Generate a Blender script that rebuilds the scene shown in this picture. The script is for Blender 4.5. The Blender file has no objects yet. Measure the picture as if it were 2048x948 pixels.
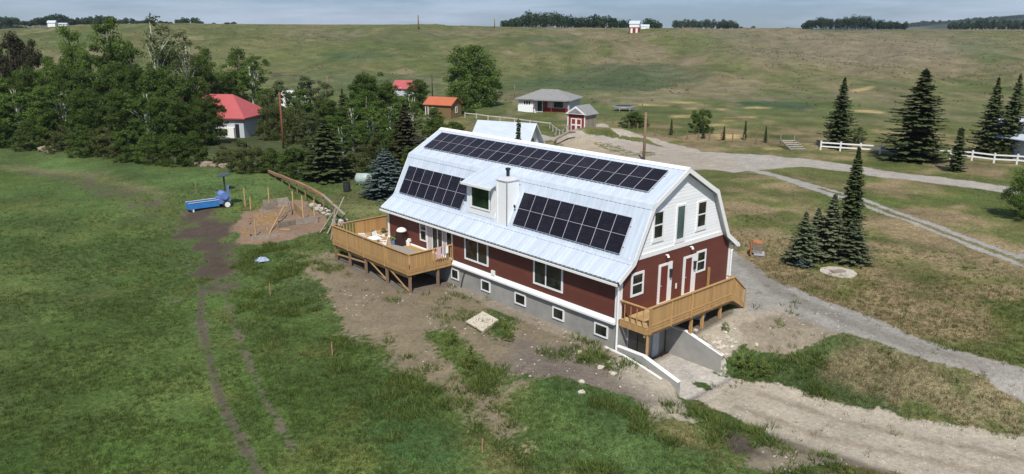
import bpy, math, random
import numpy as np
from mathutils import Vector, Matrix
R_ = math.radians
SC = bpy.context.scene
COL = SC.collection

# ------------------------------------------------------------------ camera
CX, CY, CZ = -27.5557, -22.8786, 14.0033
YAW, PITCH, ROLL, FPX = 0.8404, 0.2688, 0.0039, 1516.35      # focal length in pixels of a 2048 px wide frame
FW = np.array([math.cos(YAW), math.sin(YAW)]); RT = np.array([math.sin(YAW), -math.cos(YAW)])
cd = bpy.data.cameras.new('camera'); cam = bpy.data.objects.new('camera', cd); COL.objects.link(cam)
cd.sensor_width = 36; cd.lens = 36 * FPX / 2048; cd.clip_start = 0.5; cd.clip_end = 9000
F = Vector((FW[0]*math.cos(PITCH), FW[1]*math.cos(PITCH), -math.sin(PITCH)))
R0 = Vector((RT[0], RT[1], 0)); U0 = R0.cross(F)
Rr = math.cos(ROLL)*R0 + math.sin(ROLL)*U0; Uu = -math.sin(ROLL)*R0 + math.cos(ROLL)*U0
cam.matrix_world = Matrix(((Rr.x, Uu.x, -F.x, CX), (Rr.y, Uu.y, -F.y, CY), (Rr.z, Uu.z, -F.z, CZ), (0, 0, 0, 1)))
SC.camera = cam

# ------------------------------------------------------------------ light
SUNV = Vector((-0.55, -0.57, 1.0)).normalized()
elev = math.asin(SUNV.z); azim = math.atan2(SUNV.x, SUNV.y)       # azimuth clockwise from +Y
world = bpy.data.worlds.new('World'); SC.world = world; world.use_nodes = True
wt = world.node_tree; wt.nodes.clear()
sky = wt.nodes.new('ShaderNodeTexSky'); sky.sky_type = 'NISHITA'; sky.sun_disc = False
sky.sun_elevation = elev; sky.sun_rotation = azim; sky.air_density = 1.0; sky.dust_density = 0.4; sky.ozone_density = 4.0
sky.altitude = 1000
bg = wt.nodes.new('ShaderNodeBackground'); bg.inputs[1].default_value = 0.060
wo = wt.nodes.new('ShaderNodeOutputWorld')
tc = wt.nodes.new('ShaderNodeTexCoord'); mp = wt.nodes.new('ShaderNodeMapping'); mp.inputs['Scale'].default_value = (1.6, 1.6, 16)
cn = wt.nodes.new('ShaderNodeTexNoise'); cn.inputs['Scale'].default_value = 2.2; cn.inputs['Detail'].default_value = 7; cn.inputs['Roughness'].default_value = 0.6
cr = wt.nodes.new('ShaderNodeValToRGB'); cr.color_ramp.elements[0].position = 0.42; cr.color_ramp.elements[1].position = 0.72
cr.color_ramp.elements[0].color = (0.10, 0.10, 0.10, 1); cr.color_ramp.elements[1].color = (0.75, 0.75, 0.75, 1)
mx = wt.nodes.new('ShaderNodeMixRGB'); mx.inputs[2].default_value = (12.0, 13.6, 16.6, 1)
wt.links.new(tc.outputs['Generated'], mp.inputs[0]); wt.links.new(mp.outputs[0], cn.inputs[0]); wt.links.new(cn.outputs['Fac'], cr.inputs[0])
tint = wt.nodes.new('ShaderNodeVectorMath'); tint.operation = 'MULTIPLY'; tint.inputs[1].default_value = (.68, .85, 1.14)
wt.links.new(sky.outputs[0], tint.inputs[0]); wt.links.new(cr.outputs[0], mx.inputs[0]); wt.links.new(tint.outputs[0], mx.inputs[1]); wt.links.new(mx.outputs[0], bg.inputs[0]); wt.links.new(bg.outputs[0], wo.inputs[0])
sl = bpy.data.lights.new('sun', 'SUN'); sl.energy = 4.8; sl.angle = R_(0.6); sl.color = (1.0, 0.955, 0.88)
so = bpy.data.objects.new('sun', sl); COL.objects.link(so); so.rotation_euler = SUNV.to_track_quat('Z', 'Y').to_euler(); so.location = (-40, -40, 90)
SC.view_settings.view_transform = 'Standard'; SC.view_settings.look = 'None'; SC.view_settings.exposure = 0.0; SC.view_settings.gamma = 1.0
SC.cycles.max_bounces = 5; SC.cycles.transparent_max_bounces = 6

# ------------------------------------------------------------------ terrain height
def ss(a, b, t):
    t = np.clip((np.asarray(t, float) - a) / (b - a), 0, 1); return t*t*(3-2*t)
_rs = np.random.RandomState(7)
_lat = _rs.rand(257, 257)
def vnoise(x, y):
    x = np.asarray(x, float) % 256; y = np.asarray(y, float) % 256
    xi = x.astype(int); yi = y.astype(int); fx = x-xi; fy = y-yi; fx = fx*fx*(3-2*fx); fy = fy*fy*(3-2*fy)
    xi %= 256; yi %= 256
    a = _lat[xi, yi]; b = _lat[xi+1, yi]; c = _lat[xi, yi+1]; d = _lat[xi+1, yi+1]
    return (a*(1-fx)+b*fx)*(1-fy)+(c*(1-fx)+d*fx)*fy - .5
def fbm(x, y, o=4):
    s = 0; a = 1.
    for i in range(o):
        s = s + a*vnoise(x*2**i + 17.3*i + 60, y*2**i + 9.1*i + 60); a *= .5
    return s
def pdist(x, y, pts):
    """distance to a polyline and interpolated half width"""
    best = np.full(np.shape(x), 1e9); hw = np.zeros(np.shape(x))
    for (x0, y0, w0), (x1, y1, w1) in zip(pts[:-1], pts[1:]):
        dx, dy = x1-x0, y1-y0; t = np.clip(((x-x0)*dx+(y-y0)*dy)/(dx*dx+dy*dy), 0, 1)
        d = np.hypot(x-x0-t*dx, y-y0-t*dy); m = d < best
        best = np.where(m, d, best); hw = np.where(m, w0+t*(w1-w0), hw)
    return best, hw
PATH = [(2.1, -3.6, 1.6), (2.3, -5.2, 1.9), (2.6, -7, 2.1), (2.9, -10, 2.2), (4.2, -13.5, 2.7), (5.6, -17, 3.0), (8, -23, 3.2), (13, -34, 3.2)]
def gh(x, y):
    x = np.asarray(x, float); y = np.asarray(y, float)
    D = (x-CX)*FW[0]+(y-CY)*FW[1]; S = (x-CX)*RT[0]+(y-CY)*RT[1]
    h = np.full(x.shape, -1.5)
    h = h - .55*ss(-4.2, -9.5, x) * ss(140, 90, D) - .12*ss(-2, 0, x)*ss(8, 1, x)
    h = h + .4*ss(5, 9, x)*ss(70, 35, x)*ss(30, 16, y)
    front = ss(-.2, -4.5, y)*ss(5, 3, x)
    h = h - .55*front
    # bank on the right of the sunken path
    zB = -1.42 - .75*ss(-1.2, -3.9, y)
    rb = ss(0, 1, (x-4.2)/4.6)
    m = (x > 4.2) & (y > -4.2) & (y < .2) & (x < 9.5)
    h = np.where(m, zB*(1-rb)+(-1.12)*rb, h)
    d, hw = pdist(x, y, PATH)
    right = ss(-1.0, 1.0, x - (2.3+np.maximum(0, -y-9)*.30))
    reach = 2.6 + 1.9*right
    w = 1-ss(-.2, 1., (d-hw)/reach)
    w = np.where(y > -3.9, w*ss(-3.2, -4.6, y), w)
    h = h*(1-w) + (-2.92)*w
    rec = (x > .05) & (x < 4.15) & (y < .06) & (y > -4.3)
    h = np.where(rec, -2.95, h)
    # mound behind the house, small bumps
    h = h + 2.2*np.exp(-(((x-50)/5.)**2+((y-49)/4.)**2)) + 1.4*np.exp(-(((x-56)/4.)**2+((y-47)/3.)**2))
    near = ss(0, 6, np.hypot(np.maximum(0, np.maximum(-x, x-9.75)), np.maximum(0, np.maximum(-y, y-20.7))))
    h = h + near*(1-w)*(~rec)*(.22*fbm(x/6., y/6.)+.07*fbm(x/1.3, y/1.3)) + (w*(~rec))*.05*fbm(x/1.2, y/1.2)
    # bank and berm in the left field edge
    h = h + .35*np.exp(-((x+5.5)/1.3)**2)*ss(4, -2, y)*ss(-16, -9, y)
    # big hill
    crest = 15.9 - 1.9*ss(-60, 60, S) + 1.0*np.sin(S/46.)*ss(-100, 0, S)*.5 - 5.*ss(-215, -330, S)
    k = ss(150, 520, D + 26*fbm(D/260., S/110.+3))
    kk = np.clip((D-150)/300., 0, 1.); kk = kk*kk*(3-2*kk)*.75 + kk*.25
    hill = (crest+1.5)*(.2*k+.8*kk)
    rough = ss(165, 230, D)*ss(470, 380, D)
    hill = hill + rough*(5.2*fbm(S/42.+5, D/80., 3) + 1.9*fbm(S/12., D/26., 4))
    hill = hill - ss(470, 800, D)*2.0 + ss(500, 900, D)*1.6*fbm(S/160., D/160., 3)
    h = h + ss(140, 175, D)*hill
    # far hills at the right and left horizon
    h = h + 70*np.exp(-((D-2300)/500.)**2)*ss(800, 1950, S + 60*fbm(S/200., 2.)) + 14*ss(1250, 1700, D)*ss(-600, -1500, S)
    return h
def gz(x, y): return float(gh(np.array([x]), np.array([y]))[0])
def ray(u, v): return F + Rr*((u-1024)/FPX) - Uu*((v-474)/FPX)
def G(u, v):
    """where the line of sight of a photograph pixel meets the terrain"""
    d = ray(u, v); t = np.concatenate([np.arange(18, 200, .5), np.arange(200, 3000, 4.)])
    hx = CX+d.x*t; hy = CY+d.y*t; hz = CZ+d.z*t; b = np.nonzero(hz < gh(hx, hy))[0]
    i = b[0] if len(b) else len(t)-1
    lo, hi = t[max(i-1, 0)], t[i]
    for _ in range(12):
        m = (lo+hi)/2
        if CZ+d.z*m < gz(CX+d.x*m, CY+d.y*m): hi = m
        else: lo = m
    return CX+d.x*hi, CY+d.y*hi
def depth(x, y): return (x-CX)*FW[0]+(y-CY)*FW[1]
def at(u, D):
    z = -1.5
    for _ in range(4):
        w = D*math.cos(PITCH)+(CZ-z)*math.sin(PITCH); S = (u-1024)/FPX*w
        x = CX+D*FW[0]+S*RT[0]; y = CY+D*FW[1]+S*RT[1]; z = gz(x, y)
    return x, y
def ztop(x, y, v):
    D = depth(x, y); k = (474-v)/FPX
    return CZ + D*(k*math.cos(PITCH)-math.sin(PITCH))/(math.cos(PITCH)+k*math.sin(PITCH))
def ppm(x, y): return FPX/(depth(x, y)*math.cos(PITCH)+15*math.sin(PITCH))     # photograph pixels per metre

# ------------------------------------------------------------------ materials
def new_mat(name):
    m = bpy.data.materials.new(name); m.use_nodes = True; return m, m.node_tree, m.node_tree.nodes['Principled BSDF']
MATS = {}
def pm(name, col, rough=.7, metal=0., var=.12, scale=3., bump=0., bscale=30., stretch=(1, 1, 1), spec=.4, rnd=0.):
    if name in MATS: return MATS[name]
    m, t, b = new_mat(name); n = t.nodes; l = t.links
    tc = n.new('ShaderNodeTexCoord'); mp = n.new('ShaderNodeMapping'); mp.inputs['Scale'].default_value = stretch
    l.new(tc.outputs['Object'], mp.inputs[0])
    no = n.new('ShaderNodeTexNoise'); no.inputs['Scale'].default_value = scale; no.inputs['Detail'].default_value = 6
    l.new(mp.outputs[0], no.inputs[0])
    mr = n.new('ShaderNodeMapRange'); mr.inputs[1].default_value = .25; mr.inputs[2].default_value = .75
    mr.inputs[3].default_value = 1-var; mr.inputs[4].default_value = 1+var; l.new(no.outputs['Fac'], mr.inputs[0])
    vv = mr.outputs[0]
    if rnd:
        oi = n.new('ShaderNodeObjectInfo'); m2 = n.new('ShaderNodeMapRange'); m2.inputs[3].default_value = 1-rnd; m2.inputs[4].default_value = 1+rnd
        l.new(oi.outputs['Random'], m2.inputs[0]); mm = n.new('ShaderNodeMath'); mm.operation = 'MULTIPLY'
        l.new(vv, mm.inputs[0]); l.new(m2.outputs[0], mm.inputs[1]); vv = mm.outputs[0]
    vm = n.new('ShaderNodeVectorMath'); vm.operation = 'SCALE'; vm.inputs[0].default_value = col; l.new(vv, vm.inputs['Scale'])
    l.new(vm.outputs[0], b.inputs['Base Color'])
    b.inputs['Roughness'].default_value = rough; b.inputs['Metallic'].default_value = metal; b.inputs['Specular IOR Level'].default_value = spec
    if bump:
        n2 = n.new('ShaderNodeTexNoise'); n2.inputs['Scale'].default_value = bscale; n2.inputs['Detail'].default_value = 5; l.new(mp.outputs[0], n2.inputs[0])
        bp = n.new('ShaderNodeBump'); bp.inputs['Strength'].default_value = bump; bp.inputs['Distance'].default_value = .03
        l.new(n2.outputs['Fac'], bp.inputs['Height']); l.new(bp.outputs[0], b.inputs['Normal'])
    MATS[name] = m; return m
M_RED = pm('red siding paint', (.130, .040, .027), .65, var=.10, scale=1.2, bump=.15, rnd=.05)
M_RED2 = pm('red door paint', (.150, .034, .026), .5, var=.06)
M_WHITE = pm('white siding paint', (.84, .86, .87), .6, var=.03, scale=1.5, bump=.1, rnd=.03)
M_TRIM = pm('white trim paint', (.80, .80, .79), .5, var=.05, scale=4)
M_ROOF = pm('galvanised roof sheet', (.545, .61, .69), .40, metal=.10, var=.11, scale=1.1, bump=.15, bscale=5, rnd=.05, stretch=(.5, 2.5, 1))
M_ROOFB = pm('roof decking', (.40, .42, .44), .7)
M_CONC = pm('parged concrete', (.290, .285, .265), .9, var=.20, scale=1.3, bump=.4, bscale=14)
M_CONC2 = pm('cast concrete', (.33, .325, .305), .9, var=.14, scale=1.7, bump=.35, bscale=16)
M_WOOD = pm('treated deck wood', (.42, .255, .105), .75, var=.18, scale=2.2, stretch=(3, 3, 1), bump=.2, rnd=.13)
M_WOODF = pm('deck floor wood', (.43, .28, .13), .8, var=.2, scale=2.2, stretch=(6, .5, 1), bump=.2, rnd=.14)
M_WOODG = pm('grey weathered wood', (.25, .215, .175), .9, var=.25, scale=4, bump=.4, rnd=.15)
M_WOODB = pm('brown log wood', (.30, .17, .10), .9, var=.25, scale=4, bump=.4, rnd=.12)
M_POLE = pm('utility pole wood', (.23, .15, .095), .9, var=.25, scale=6, bump=.4)
M_POLER = pm('rust red pole', (.21, .075, .035), .9, var=.25, scale=6, bump=.4)
M_DARK = pm('dark metal', (.03, .03, .032), .5, var=.2)
M_BLACK = pm('dark interior', (.012, .012, .012), .9)
M_PFRAME = pm('silver panel frame', (.60, .60, .63), .45, metal=.1)
M_BLUE = pm('blue machine paint', (.035, .19, .50), .45, var=.15)
M_BLUED = pm('faded blue paint', (.13, .21, .48), .6, var=.2)
M_STONE = pm('field stone', (.42, .38, .33), .9, var=.25, scale=3, bump=.5, rnd=.25)
M_PLASTIC = pm('white plastic', (.86, .86, .84), .4, var=.02)
M_REDROOF = pm('coral red metal roof', (.42, .095, .095), .6, var=.07, scale=1)
M_ORROOF = pm('orange red metal roof', (.46, .13, .06), .6, var=.07, scale=1)
M_BROWNW = pm('brown board wall', (.19, .125, .055), .8, var=.15, scale=3)
M_SHING = pm('grey shingles', (.24, .24, .235), .95, var=.22, scale=3, bump=.5, bscale=20)
M_GREYW = pm('grey stucco wall', (.46, .50, .54), .8, var=.08)
M_TURQ = pm('barn red boards', (.24, .035, .028), .8, var=.2, scale=3)
M_PINK = pm('faded pink cloth', (.62, .40, .42), .9, var=.3, scale=9)

def glass_mat(name, col, refl=.08, var=.6, sc=1.6):
    m, t, b = new_mat(name); n = t.nodes; l = t.links
    tc = n.new('ShaderNodeTexCoord'); no = n.new('ShaderNodeTexNoise'); no.inputs['Scale'].default_value = sc; no.inputs['Detail'].default_value = 3
    l.new(tc.outputs['Object'], no.inputs[0]); cr = n.new('ShaderNodeValToRGB'); cr.color_ramp.elements[0].position = .4; cr.color_ramp.elements[1].position = .62
    cr.color_ramp.elements[0].color = (*[c*(1-var) for c in col], 1); cr.color_ramp.elements[1].color = (*[c*(1+var) for c in col], 1)
    l.new(no.outputs['Fac'], cr.inputs[0]); l.new(cr.outputs[0], b.inputs['Base Color'])
    b.inputs['Roughness'].default_value = refl; b.inputs['Specular IOR Level'].default_value = .5
    return m
M_GLASS = glass_mat('window glass', (.020, .026, .022))
M_GLASSG = glass_mat('green tinted glass', (.075, .125, .115), var=.3, sc=.8)
M_GLASSD = glass_mat('dormer glass', (.012, .030, .016), var=.6, sc=.9)
def curtain_mat():
    return pm('sheer curtain', (.50, .46, .46), .9, var=.25, scale=6, stretch=(1, 6, .4))
M_CURT = curtain_mat()

def cell_mat():
    m, t, b = new_mat('solar cells'); n = t.nodes; l = t.links
    tc = n.new('ShaderNodeTexCoord'); br = n.new('ShaderNodeTexBrick'); br.offset = 0; br.inputs['Scale'].default_value = 1
    br.inputs['Color1'].default_value = (.0085, .008, .014, 1); br.inputs['Color2'].default_value = (.013, .011, .019, 1); br.inputs['Mortar'].default_value = (.035, .035, .045, 1)
    br.inputs['Mortar Size'].default_value = .004; br.inputs['Brick Width'].default_value = .16; br.inputs['Row Height'].default_value = .16
    l.new(tc.outputs['Object'], br.inputs[0])
    oi = n.new('ShaderNodeObjectInfo'); mr = n.new('ShaderNodeMapRange'); mr.inputs[3].default_value = .75; mr.inputs[4].default_value = 1.35; l.new(oi.outputs['Random'], mr.inputs[0])
    no = n.new('ShaderNodeTexNoise'); no.inputs['Scale'].default_value = 5; no.inputs['Detail'].default_value = 6; l.new(tc.outputs['Object'], no.inputs[0])
    m3 = n.new('ShaderNodeMapRange'); m3.inputs[1].default_value = .3; m3.inputs[2].default_value = .75; m3.inputs[3].default_value = .7; m3.inputs[4].default_value = 1.5; l.new(no.outputs['Fac'], m3.inputs[0])
    mm = n.new('ShaderNodeMath'); mm.operation = 'MULTIPLY'; l.new(mr.outputs[0], mm.inputs[0]); l.new(m3.outputs[0], mm.inputs[1])
    vm = n.new('ShaderNodeVectorMath'); vm.operation = 'SCALE'; l.new(br.outputs['Color'], vm.inputs[0]); l.new(mm.outputs[0], vm.inputs['Scale'])
    l.new(vm.outputs[0], b.inputs['Base Color']); b.inputs['Roughness'].default_value = .28; b.inputs['Specular IOR Level'].default_value = .25
    return m
M_CELL = cell_mat()

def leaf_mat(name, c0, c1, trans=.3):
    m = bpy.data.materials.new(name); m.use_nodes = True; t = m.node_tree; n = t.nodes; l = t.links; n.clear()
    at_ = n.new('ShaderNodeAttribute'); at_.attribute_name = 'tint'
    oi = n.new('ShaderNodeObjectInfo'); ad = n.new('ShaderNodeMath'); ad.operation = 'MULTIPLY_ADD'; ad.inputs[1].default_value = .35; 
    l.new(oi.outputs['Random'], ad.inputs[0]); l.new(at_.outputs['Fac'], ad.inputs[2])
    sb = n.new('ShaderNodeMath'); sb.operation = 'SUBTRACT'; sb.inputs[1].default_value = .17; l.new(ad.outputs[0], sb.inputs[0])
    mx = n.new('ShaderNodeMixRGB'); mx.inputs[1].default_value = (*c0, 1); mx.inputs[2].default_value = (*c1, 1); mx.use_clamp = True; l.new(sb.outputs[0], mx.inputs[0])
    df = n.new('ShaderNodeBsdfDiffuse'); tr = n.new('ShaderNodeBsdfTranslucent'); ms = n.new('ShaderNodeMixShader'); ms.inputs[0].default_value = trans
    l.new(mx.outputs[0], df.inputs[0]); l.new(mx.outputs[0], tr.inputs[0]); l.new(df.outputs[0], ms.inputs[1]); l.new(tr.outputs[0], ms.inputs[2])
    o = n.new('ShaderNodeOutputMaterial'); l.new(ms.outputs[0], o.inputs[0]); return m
L_POP = leaf_mat('poplar leaves', (.048, .088, .018), (.190, .285, .070), .48)
L_DEN = leaf_mat('dense dark leaves', (.040, .070, .016), (.165, .235, .060), .48)
L_OLV = leaf_mat('olive shrub leaves', (.042, .058, .018), (.140, .160, .055))
L_PALE = leaf_mat('pale grey green leaves', (.055, .078, .030), (.155, .185, .078))
L_YEL = leaf_mat('bright weed leaves', (.085, .135, .026), (.26, .31, .085), .45)
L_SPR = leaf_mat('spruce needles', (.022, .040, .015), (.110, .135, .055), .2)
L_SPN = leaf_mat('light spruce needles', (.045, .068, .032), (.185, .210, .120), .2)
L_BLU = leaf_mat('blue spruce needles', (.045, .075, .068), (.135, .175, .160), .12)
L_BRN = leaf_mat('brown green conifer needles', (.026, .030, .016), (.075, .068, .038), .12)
L_GRASS = leaf_mat('grass blades', (.048, .084, .020), (.180, .232, .074), .45)
L_DRY = leaf_mat('dry grass blades', (.12, .105, .040), (.29, .23, .115), .3)
BARK = pm('grey bark', (.14, .12, .10), .95, var=.3, scale=5, bump=.5)
BIRCH = pm('pale birch bark', (.62, .60, .54), .8, var=.2, scale=5)

# ------------------------------------------------------------------ mesh helpers
class MB:
    def __init__(s): s.v = []; s.f = []
    def box(s, x0, x1, y0, y1, z0, z1):
        b = len(s.v); s.v += [(x0, y0, z0), (x1, y0, z0), (x1, y1, z0), (x0, y1, z0), (x0, y0, z1), (x1, y0, z1), (x1, y1, z1), (x0, y1, z1)]
        s.f += [[b+i for i in q] for q in ((0, 3, 2, 1), (4, 5, 6, 7), (0, 1, 5, 4), (1, 2, 6, 5), (2, 3, 7, 6), (3, 0, 4, 7))]; return s
    def bar(s, p, q, w, h, up=(0, 0, 1)):
        p = Vector(p); q = Vector(q); d = (q-p).normalized(); up = Vector(up)
        if abs(d.dot(up)) > .98: up = Vector((1, 0, 0))
        a = d.cross(up).normalized(); c = a.cross(d).normalized(); b = len(s.v)
        for e in (p, q):
            for i, j in ((-1, -1), (1, -1), (1, 1), (-1, 1)): s.v.append(tuple(e+a*(i*w/2)+c*(j*h/2)))
        s.f += [[b+i for i in k] for k in ((0, 1, 2, 3), (7, 6, 5, 4), (0, 4, 5, 1), (1, 5, 6, 2), (2, 6, 7, 3), (3, 7, 4, 0))]; return s
    def prism(s, poly, axis, a0, a1):
        """poly in the two other axes, extruded along axis from a0 to a1"""
        b = len(s.v); n = len(poly)
        for a in (a0, a1):
            for p in poly:
                c = list(p); c.insert(axis, a); s.v.append(tuple(c))
        s.f.append([b+i for i in range(n)][::-1]); s.f.append([b+n+i for i in range(n)])
        for i in range(n): j = (i+1) % n; s.f.append([b+i, b+j, b+n+j, b+n+i])
        return s
    def tube(s, pts, rad, n=8, cap=True):
        b = len(s.v); pts = [Vector(p) for p in pts]; m = len(pts)
        if not hasattr(rad, '__len__'): rad = [rad]*m
        a = None
        for i, p in enumerate(pts):
            d = (pts[min(i+1, m-1)]-pts[max(i-1, 0)]).normalized()
            if a is None: a = d.orthogonal().normalized()
            else: a = (a-d*a.dot(d)).normalized()
            c = d.cross(a)
            for k in range(n):
                t = 2*math.pi*k/n; s.v.append(tuple(p+a*(rad[i]*math.cos(t))+c*(rad[i]*math.sin(t))))
        for i in range(m-1):
            for k in range(n):
                k2 = (k+1) % n; s.f.append([b+i*n+k, b+i*n+k2, b+(i+1)*n+k2, b+(i+1)*n+k])
        if cap: s.f.append([b+k for k in range(n)][::-1]); s.f.append([b+(m-1)*n+k for k in range(n)])
        return s
    def blob(s, c, r, seed=0, n=8, m=5, j=.18):
        rg = random.Random(seed); b = len(s.v)
        for i in range(m+1):
            ph = math.pi*i/m
            for k in range(n):
                t = 2*math.pi*(k+.5*(i % 2))/n; q = 1+rg.uniform(-j, j)
                s.v.append((c[0]+r[0]*q*math.sin(ph)*math.cos(t), c[1]+r[1]*q*math.sin(ph)*math.sin(t), c[2]+r[2]*q*math.cos(ph)))
        for i in range(m):
            for k in range(n):
                k2 = (k+1) % n; s.f.append([b+i*n+k, b+(i+1)*n+k, b+(i+1)*n+k2, b+i*n+k2])
        return s
    def mesh(s, name, mat, off=(0, 0, 0), smooth=False):
        me = bpy.data.meshes.new(name); me.from_pydata([(x-off[0], y-off[1], z-off[2]) for x, y, z in s.v], [], s.f)
        if mat: me.materials.append(mat)
        me.validate(); me.update()
        if smooth: me.polygons.foreach_set('use_smooth', [True]*len(me.polygons))
        return me
    def build(s, name, mat, parent=None, smooth=False, label=None):
        off = parent.get('_o', (0, 0, 0)) if parent else (0, 0, 0)
        o = bpy.data.objects.new(name, s.mesh(name, mat, off, smooth)); COL.objects.link(o)
        if parent: o.parent = parent
        if parent and '_o' in parent: ORI[o.name] = tuple(off); o['_o'] = tuple(off)
        if label: o['label'] = label
        return o
ORI = {}
def tag(o, label, cat, group=None):
    o['label'] = label; o['category'] = cat
    if group: o['group'] = group
    return o
def thing(name, label, cat, loc=(0, 0, 0), rz=0., group=None, worldco=False):
    """an Empty at the thing's base; worldco: its parts are given in world coordinates"""
    o = bpy.data.objects.new(name, None); COL.objects.link(o); o.location = loc; o.rotation_euler = (0, 0, rz); o.empty_display_size = .3
    if worldco: o['_o'] = tuple(loc)
    return tag(o, label, cat, group)
def inst(name, me, parent, loc=(0, 0, 0), rot=(0, 0, 0), scale=(1, 1, 1), label=None):
    o = bpy.data.objects.new(name, me); COL.objects.link(o); o.parent = parent; o.location = loc; o.rotation_euler = rot; o.scale = scale
    if label: o['label'] = label
    return o
def structure(o): o['kind'] = 'structure'; return o
def stuff(o): o['kind'] = 'stuff'; return o
def wloc(parent, p):
    o = parent.get('_o', (0, 0, 0)); return (p[0]-o[0], p[1]-o[1], p[2]-o[2])
# ------------------------------------------------------------------ ground sheet
def axis(lo, hi, a, b, extra):
    c = list(np.arange(a, b, .3))
    t = b
    while t < hi: c.append(t); t += .3+.0155*(t-b)
    c.append(hi); t = a
    while t > lo: t -= .3+.0155*(a-t); c.append(max(t, lo))
    c = [q for q in c if all(abs(q-e) > .05 for e in extra)] + extra
    return np.array(sorted(set(round(float(q), 4) for q in c)))
XS = axis(-900, 3900, -27, 22, [-.08, .04, .06, 4.14, 4.16, 4.28]); YS = axis(-1100, 3900, -19, 30, [.05, .07, -4.3, -4.29])
GX, GY = np.meshgrid(XS, YS, indexing='ij'); GZ = gh(GX, GY)
GD = (GX-CX)*FW[0]+(GY-CY)*FW[1]; GS = (GX-CX)*RT[0]+(GY-CY)*RT[1]
def c3(*c): return np.array(c, float)
def full(c): return np.tile(c3(*c), GX.shape+(1,))
veg = full((.066, .102, .028)); soil = full((.165, .138, .102)); bare = np.zeros(GX.shape)
def lerp(A, c, w): A += (np.asarray(c, float)-A)*w[..., None]
n1 = fbm(GX/7., GY/7.); n2 = fbm(GX/2.1+9, GY/2.1); n3 = fbm(GX/23.+4, GY/23.); n4 = fbm(GX/.9+3, GY/.9, 2)
def spread(n, a, b): return ss(a, b, n)
# left field: lush green with paler and darker drifts
lerp(veg, (.054, .094, .020), spread(n1, -.1, .5)); lerp(veg, (.096, .128, .036), .7*spread(n3, 0, .6)); lerp(veg, (.098, .112, .030), .55*spread(n2, 0, .5))
# lawn and meadow right of and behind the house
rightside = ss(6, 12, GX-.25*GY)*ss(8, 14, GX)
lerp(veg, (.110, .115, .036), rightside*.8); lerp(veg, (.215, .165, .092), rightside*.95*spread(n1+.5*n2+.25*n3, -.12, .35)); lerp(veg, (.066, .095, .022), rightside*.7*spread(-n1+.3*n3, .12, .5))
far = ss(118, 150, GD+8*n3)
lerp(veg, (.122, .128, .048), far)
hn1 = fbm(GS/38., GD/95.+2, 5); hn2 = fbm(GS/11.+5, GD/34., 4); hn3 = fbm(GS/95.+1, GD/150., 4); hn4 = fbm(GS/3.2, GD/12., 3)
lerp(veg, (.165, .140, .078), far*.85*spread(hn1+.5*hn2+.35*ss(-60, 120, GS)-.15, .0, .4)); lerp(veg, (.085, .108, .034), far*.9*spread(hn3-.5*hn1-.2*ss(-60, 120, GS)+.1, .02, .35))
lerp(veg, (.175, .145, .085), far*ss(-40, 130, GS)*ss(185, 260, GD)*.75*spread(hn1+.4*hn2+.3, 0, .4))
lerp(veg, (.20, .170, .100), far*.7*spread(hn2+.8*hn4, .12, .5)); lerp(veg, (.075, .092, .030), far*.7*spread(-hn2+.7*hn4, .15, .55))
lerp(veg, (.020, .036, .027), ss(1100, 1500, GD)*ss(-.25, .1, fbm(GS/130., GD/200.)+.5*ss(1700, 2000, GD)))
lerp(veg, (.150, .150, .090), ss(430, 520, GD)*.7*spread(np.sin(GD/60.+hn3*3), 0, .8))
# slope in front of the house
fr = ss(1, -1.5, GY)*ss(-13, -9, GX)*ss(9, 6, GX)
lerp(veg, (.19, .155, .075), fr*.65*spread(n1+.6*n2, 0, .5))

def wpoly(pts): return [G(u, v) for u, v in pts]
def sdist(P):
    """signed distance to a ground polygon, negative inside"""
    P = np.array(P); d = np.full(GX.shape, 1e9); ins = np.zeros(GX.shape, bool)
    lo = P.min(0)-40; hi = P.max(0)+40
    ix = np.nonzero((XS > lo[0]) & (XS < hi[0]))[0]; iy = np.nonzero((YS > lo[1]) & (YS < hi[1]))[0]
    sl_ = np.ix_(ix, iy); x = GX[sl_]; y = GY[sl_]; dd = np.full(x.shape, 1e9); q = np.zeros(x.shape, bool)
    for (x0, y0), (x1, y1) in zip(P, np.roll(P, -1, 0)):
        ex, ey = x1-x0, y1-y0; t = np.clip(((x-x0)*ex+(y-y0)*ey)/(ex*ex+ey*ey+1e-9), 0, 1)
        dd = np.minimum(dd, np.hypot(x-x0-t*ex, y-y0-t*ey))
        c = ((y0 > y) != (y1 > y)); xi = x0+(y-y0)*ex/(ey if abs(ey) > 1e-9 else 1e-9); q ^= c & (x < xi)
    d[sl_] = np.where(q, -dd, dd); return d
def area(pts, soft=.8, amt=1., wob=0., world_=False):
    P = pts if world_ else wpoly(pts); d = sdist(P)
    if wob: d = d+wob*n2*2
    return amt*ss(soft, -soft, d)
def line(pts, hw, soft=.3):
    P = [(*G(u, v), hw) for u, v in pts]; d, h = pdist(GX, GY, P); return ss(hw+soft, hw-soft, d)
def setbare(w, col=None, up=True):
    global bare
    if col is not None: lerp(soil, col, np.clip(w*1.6, 0, 1))
    bare = np.maximum(bare, w)
def vegpatch(w, col=None, cut=1.):
    global bare
    if col is not None: lerp(veg, col, w)
    bare = bare*(1-w*cut)
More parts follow.
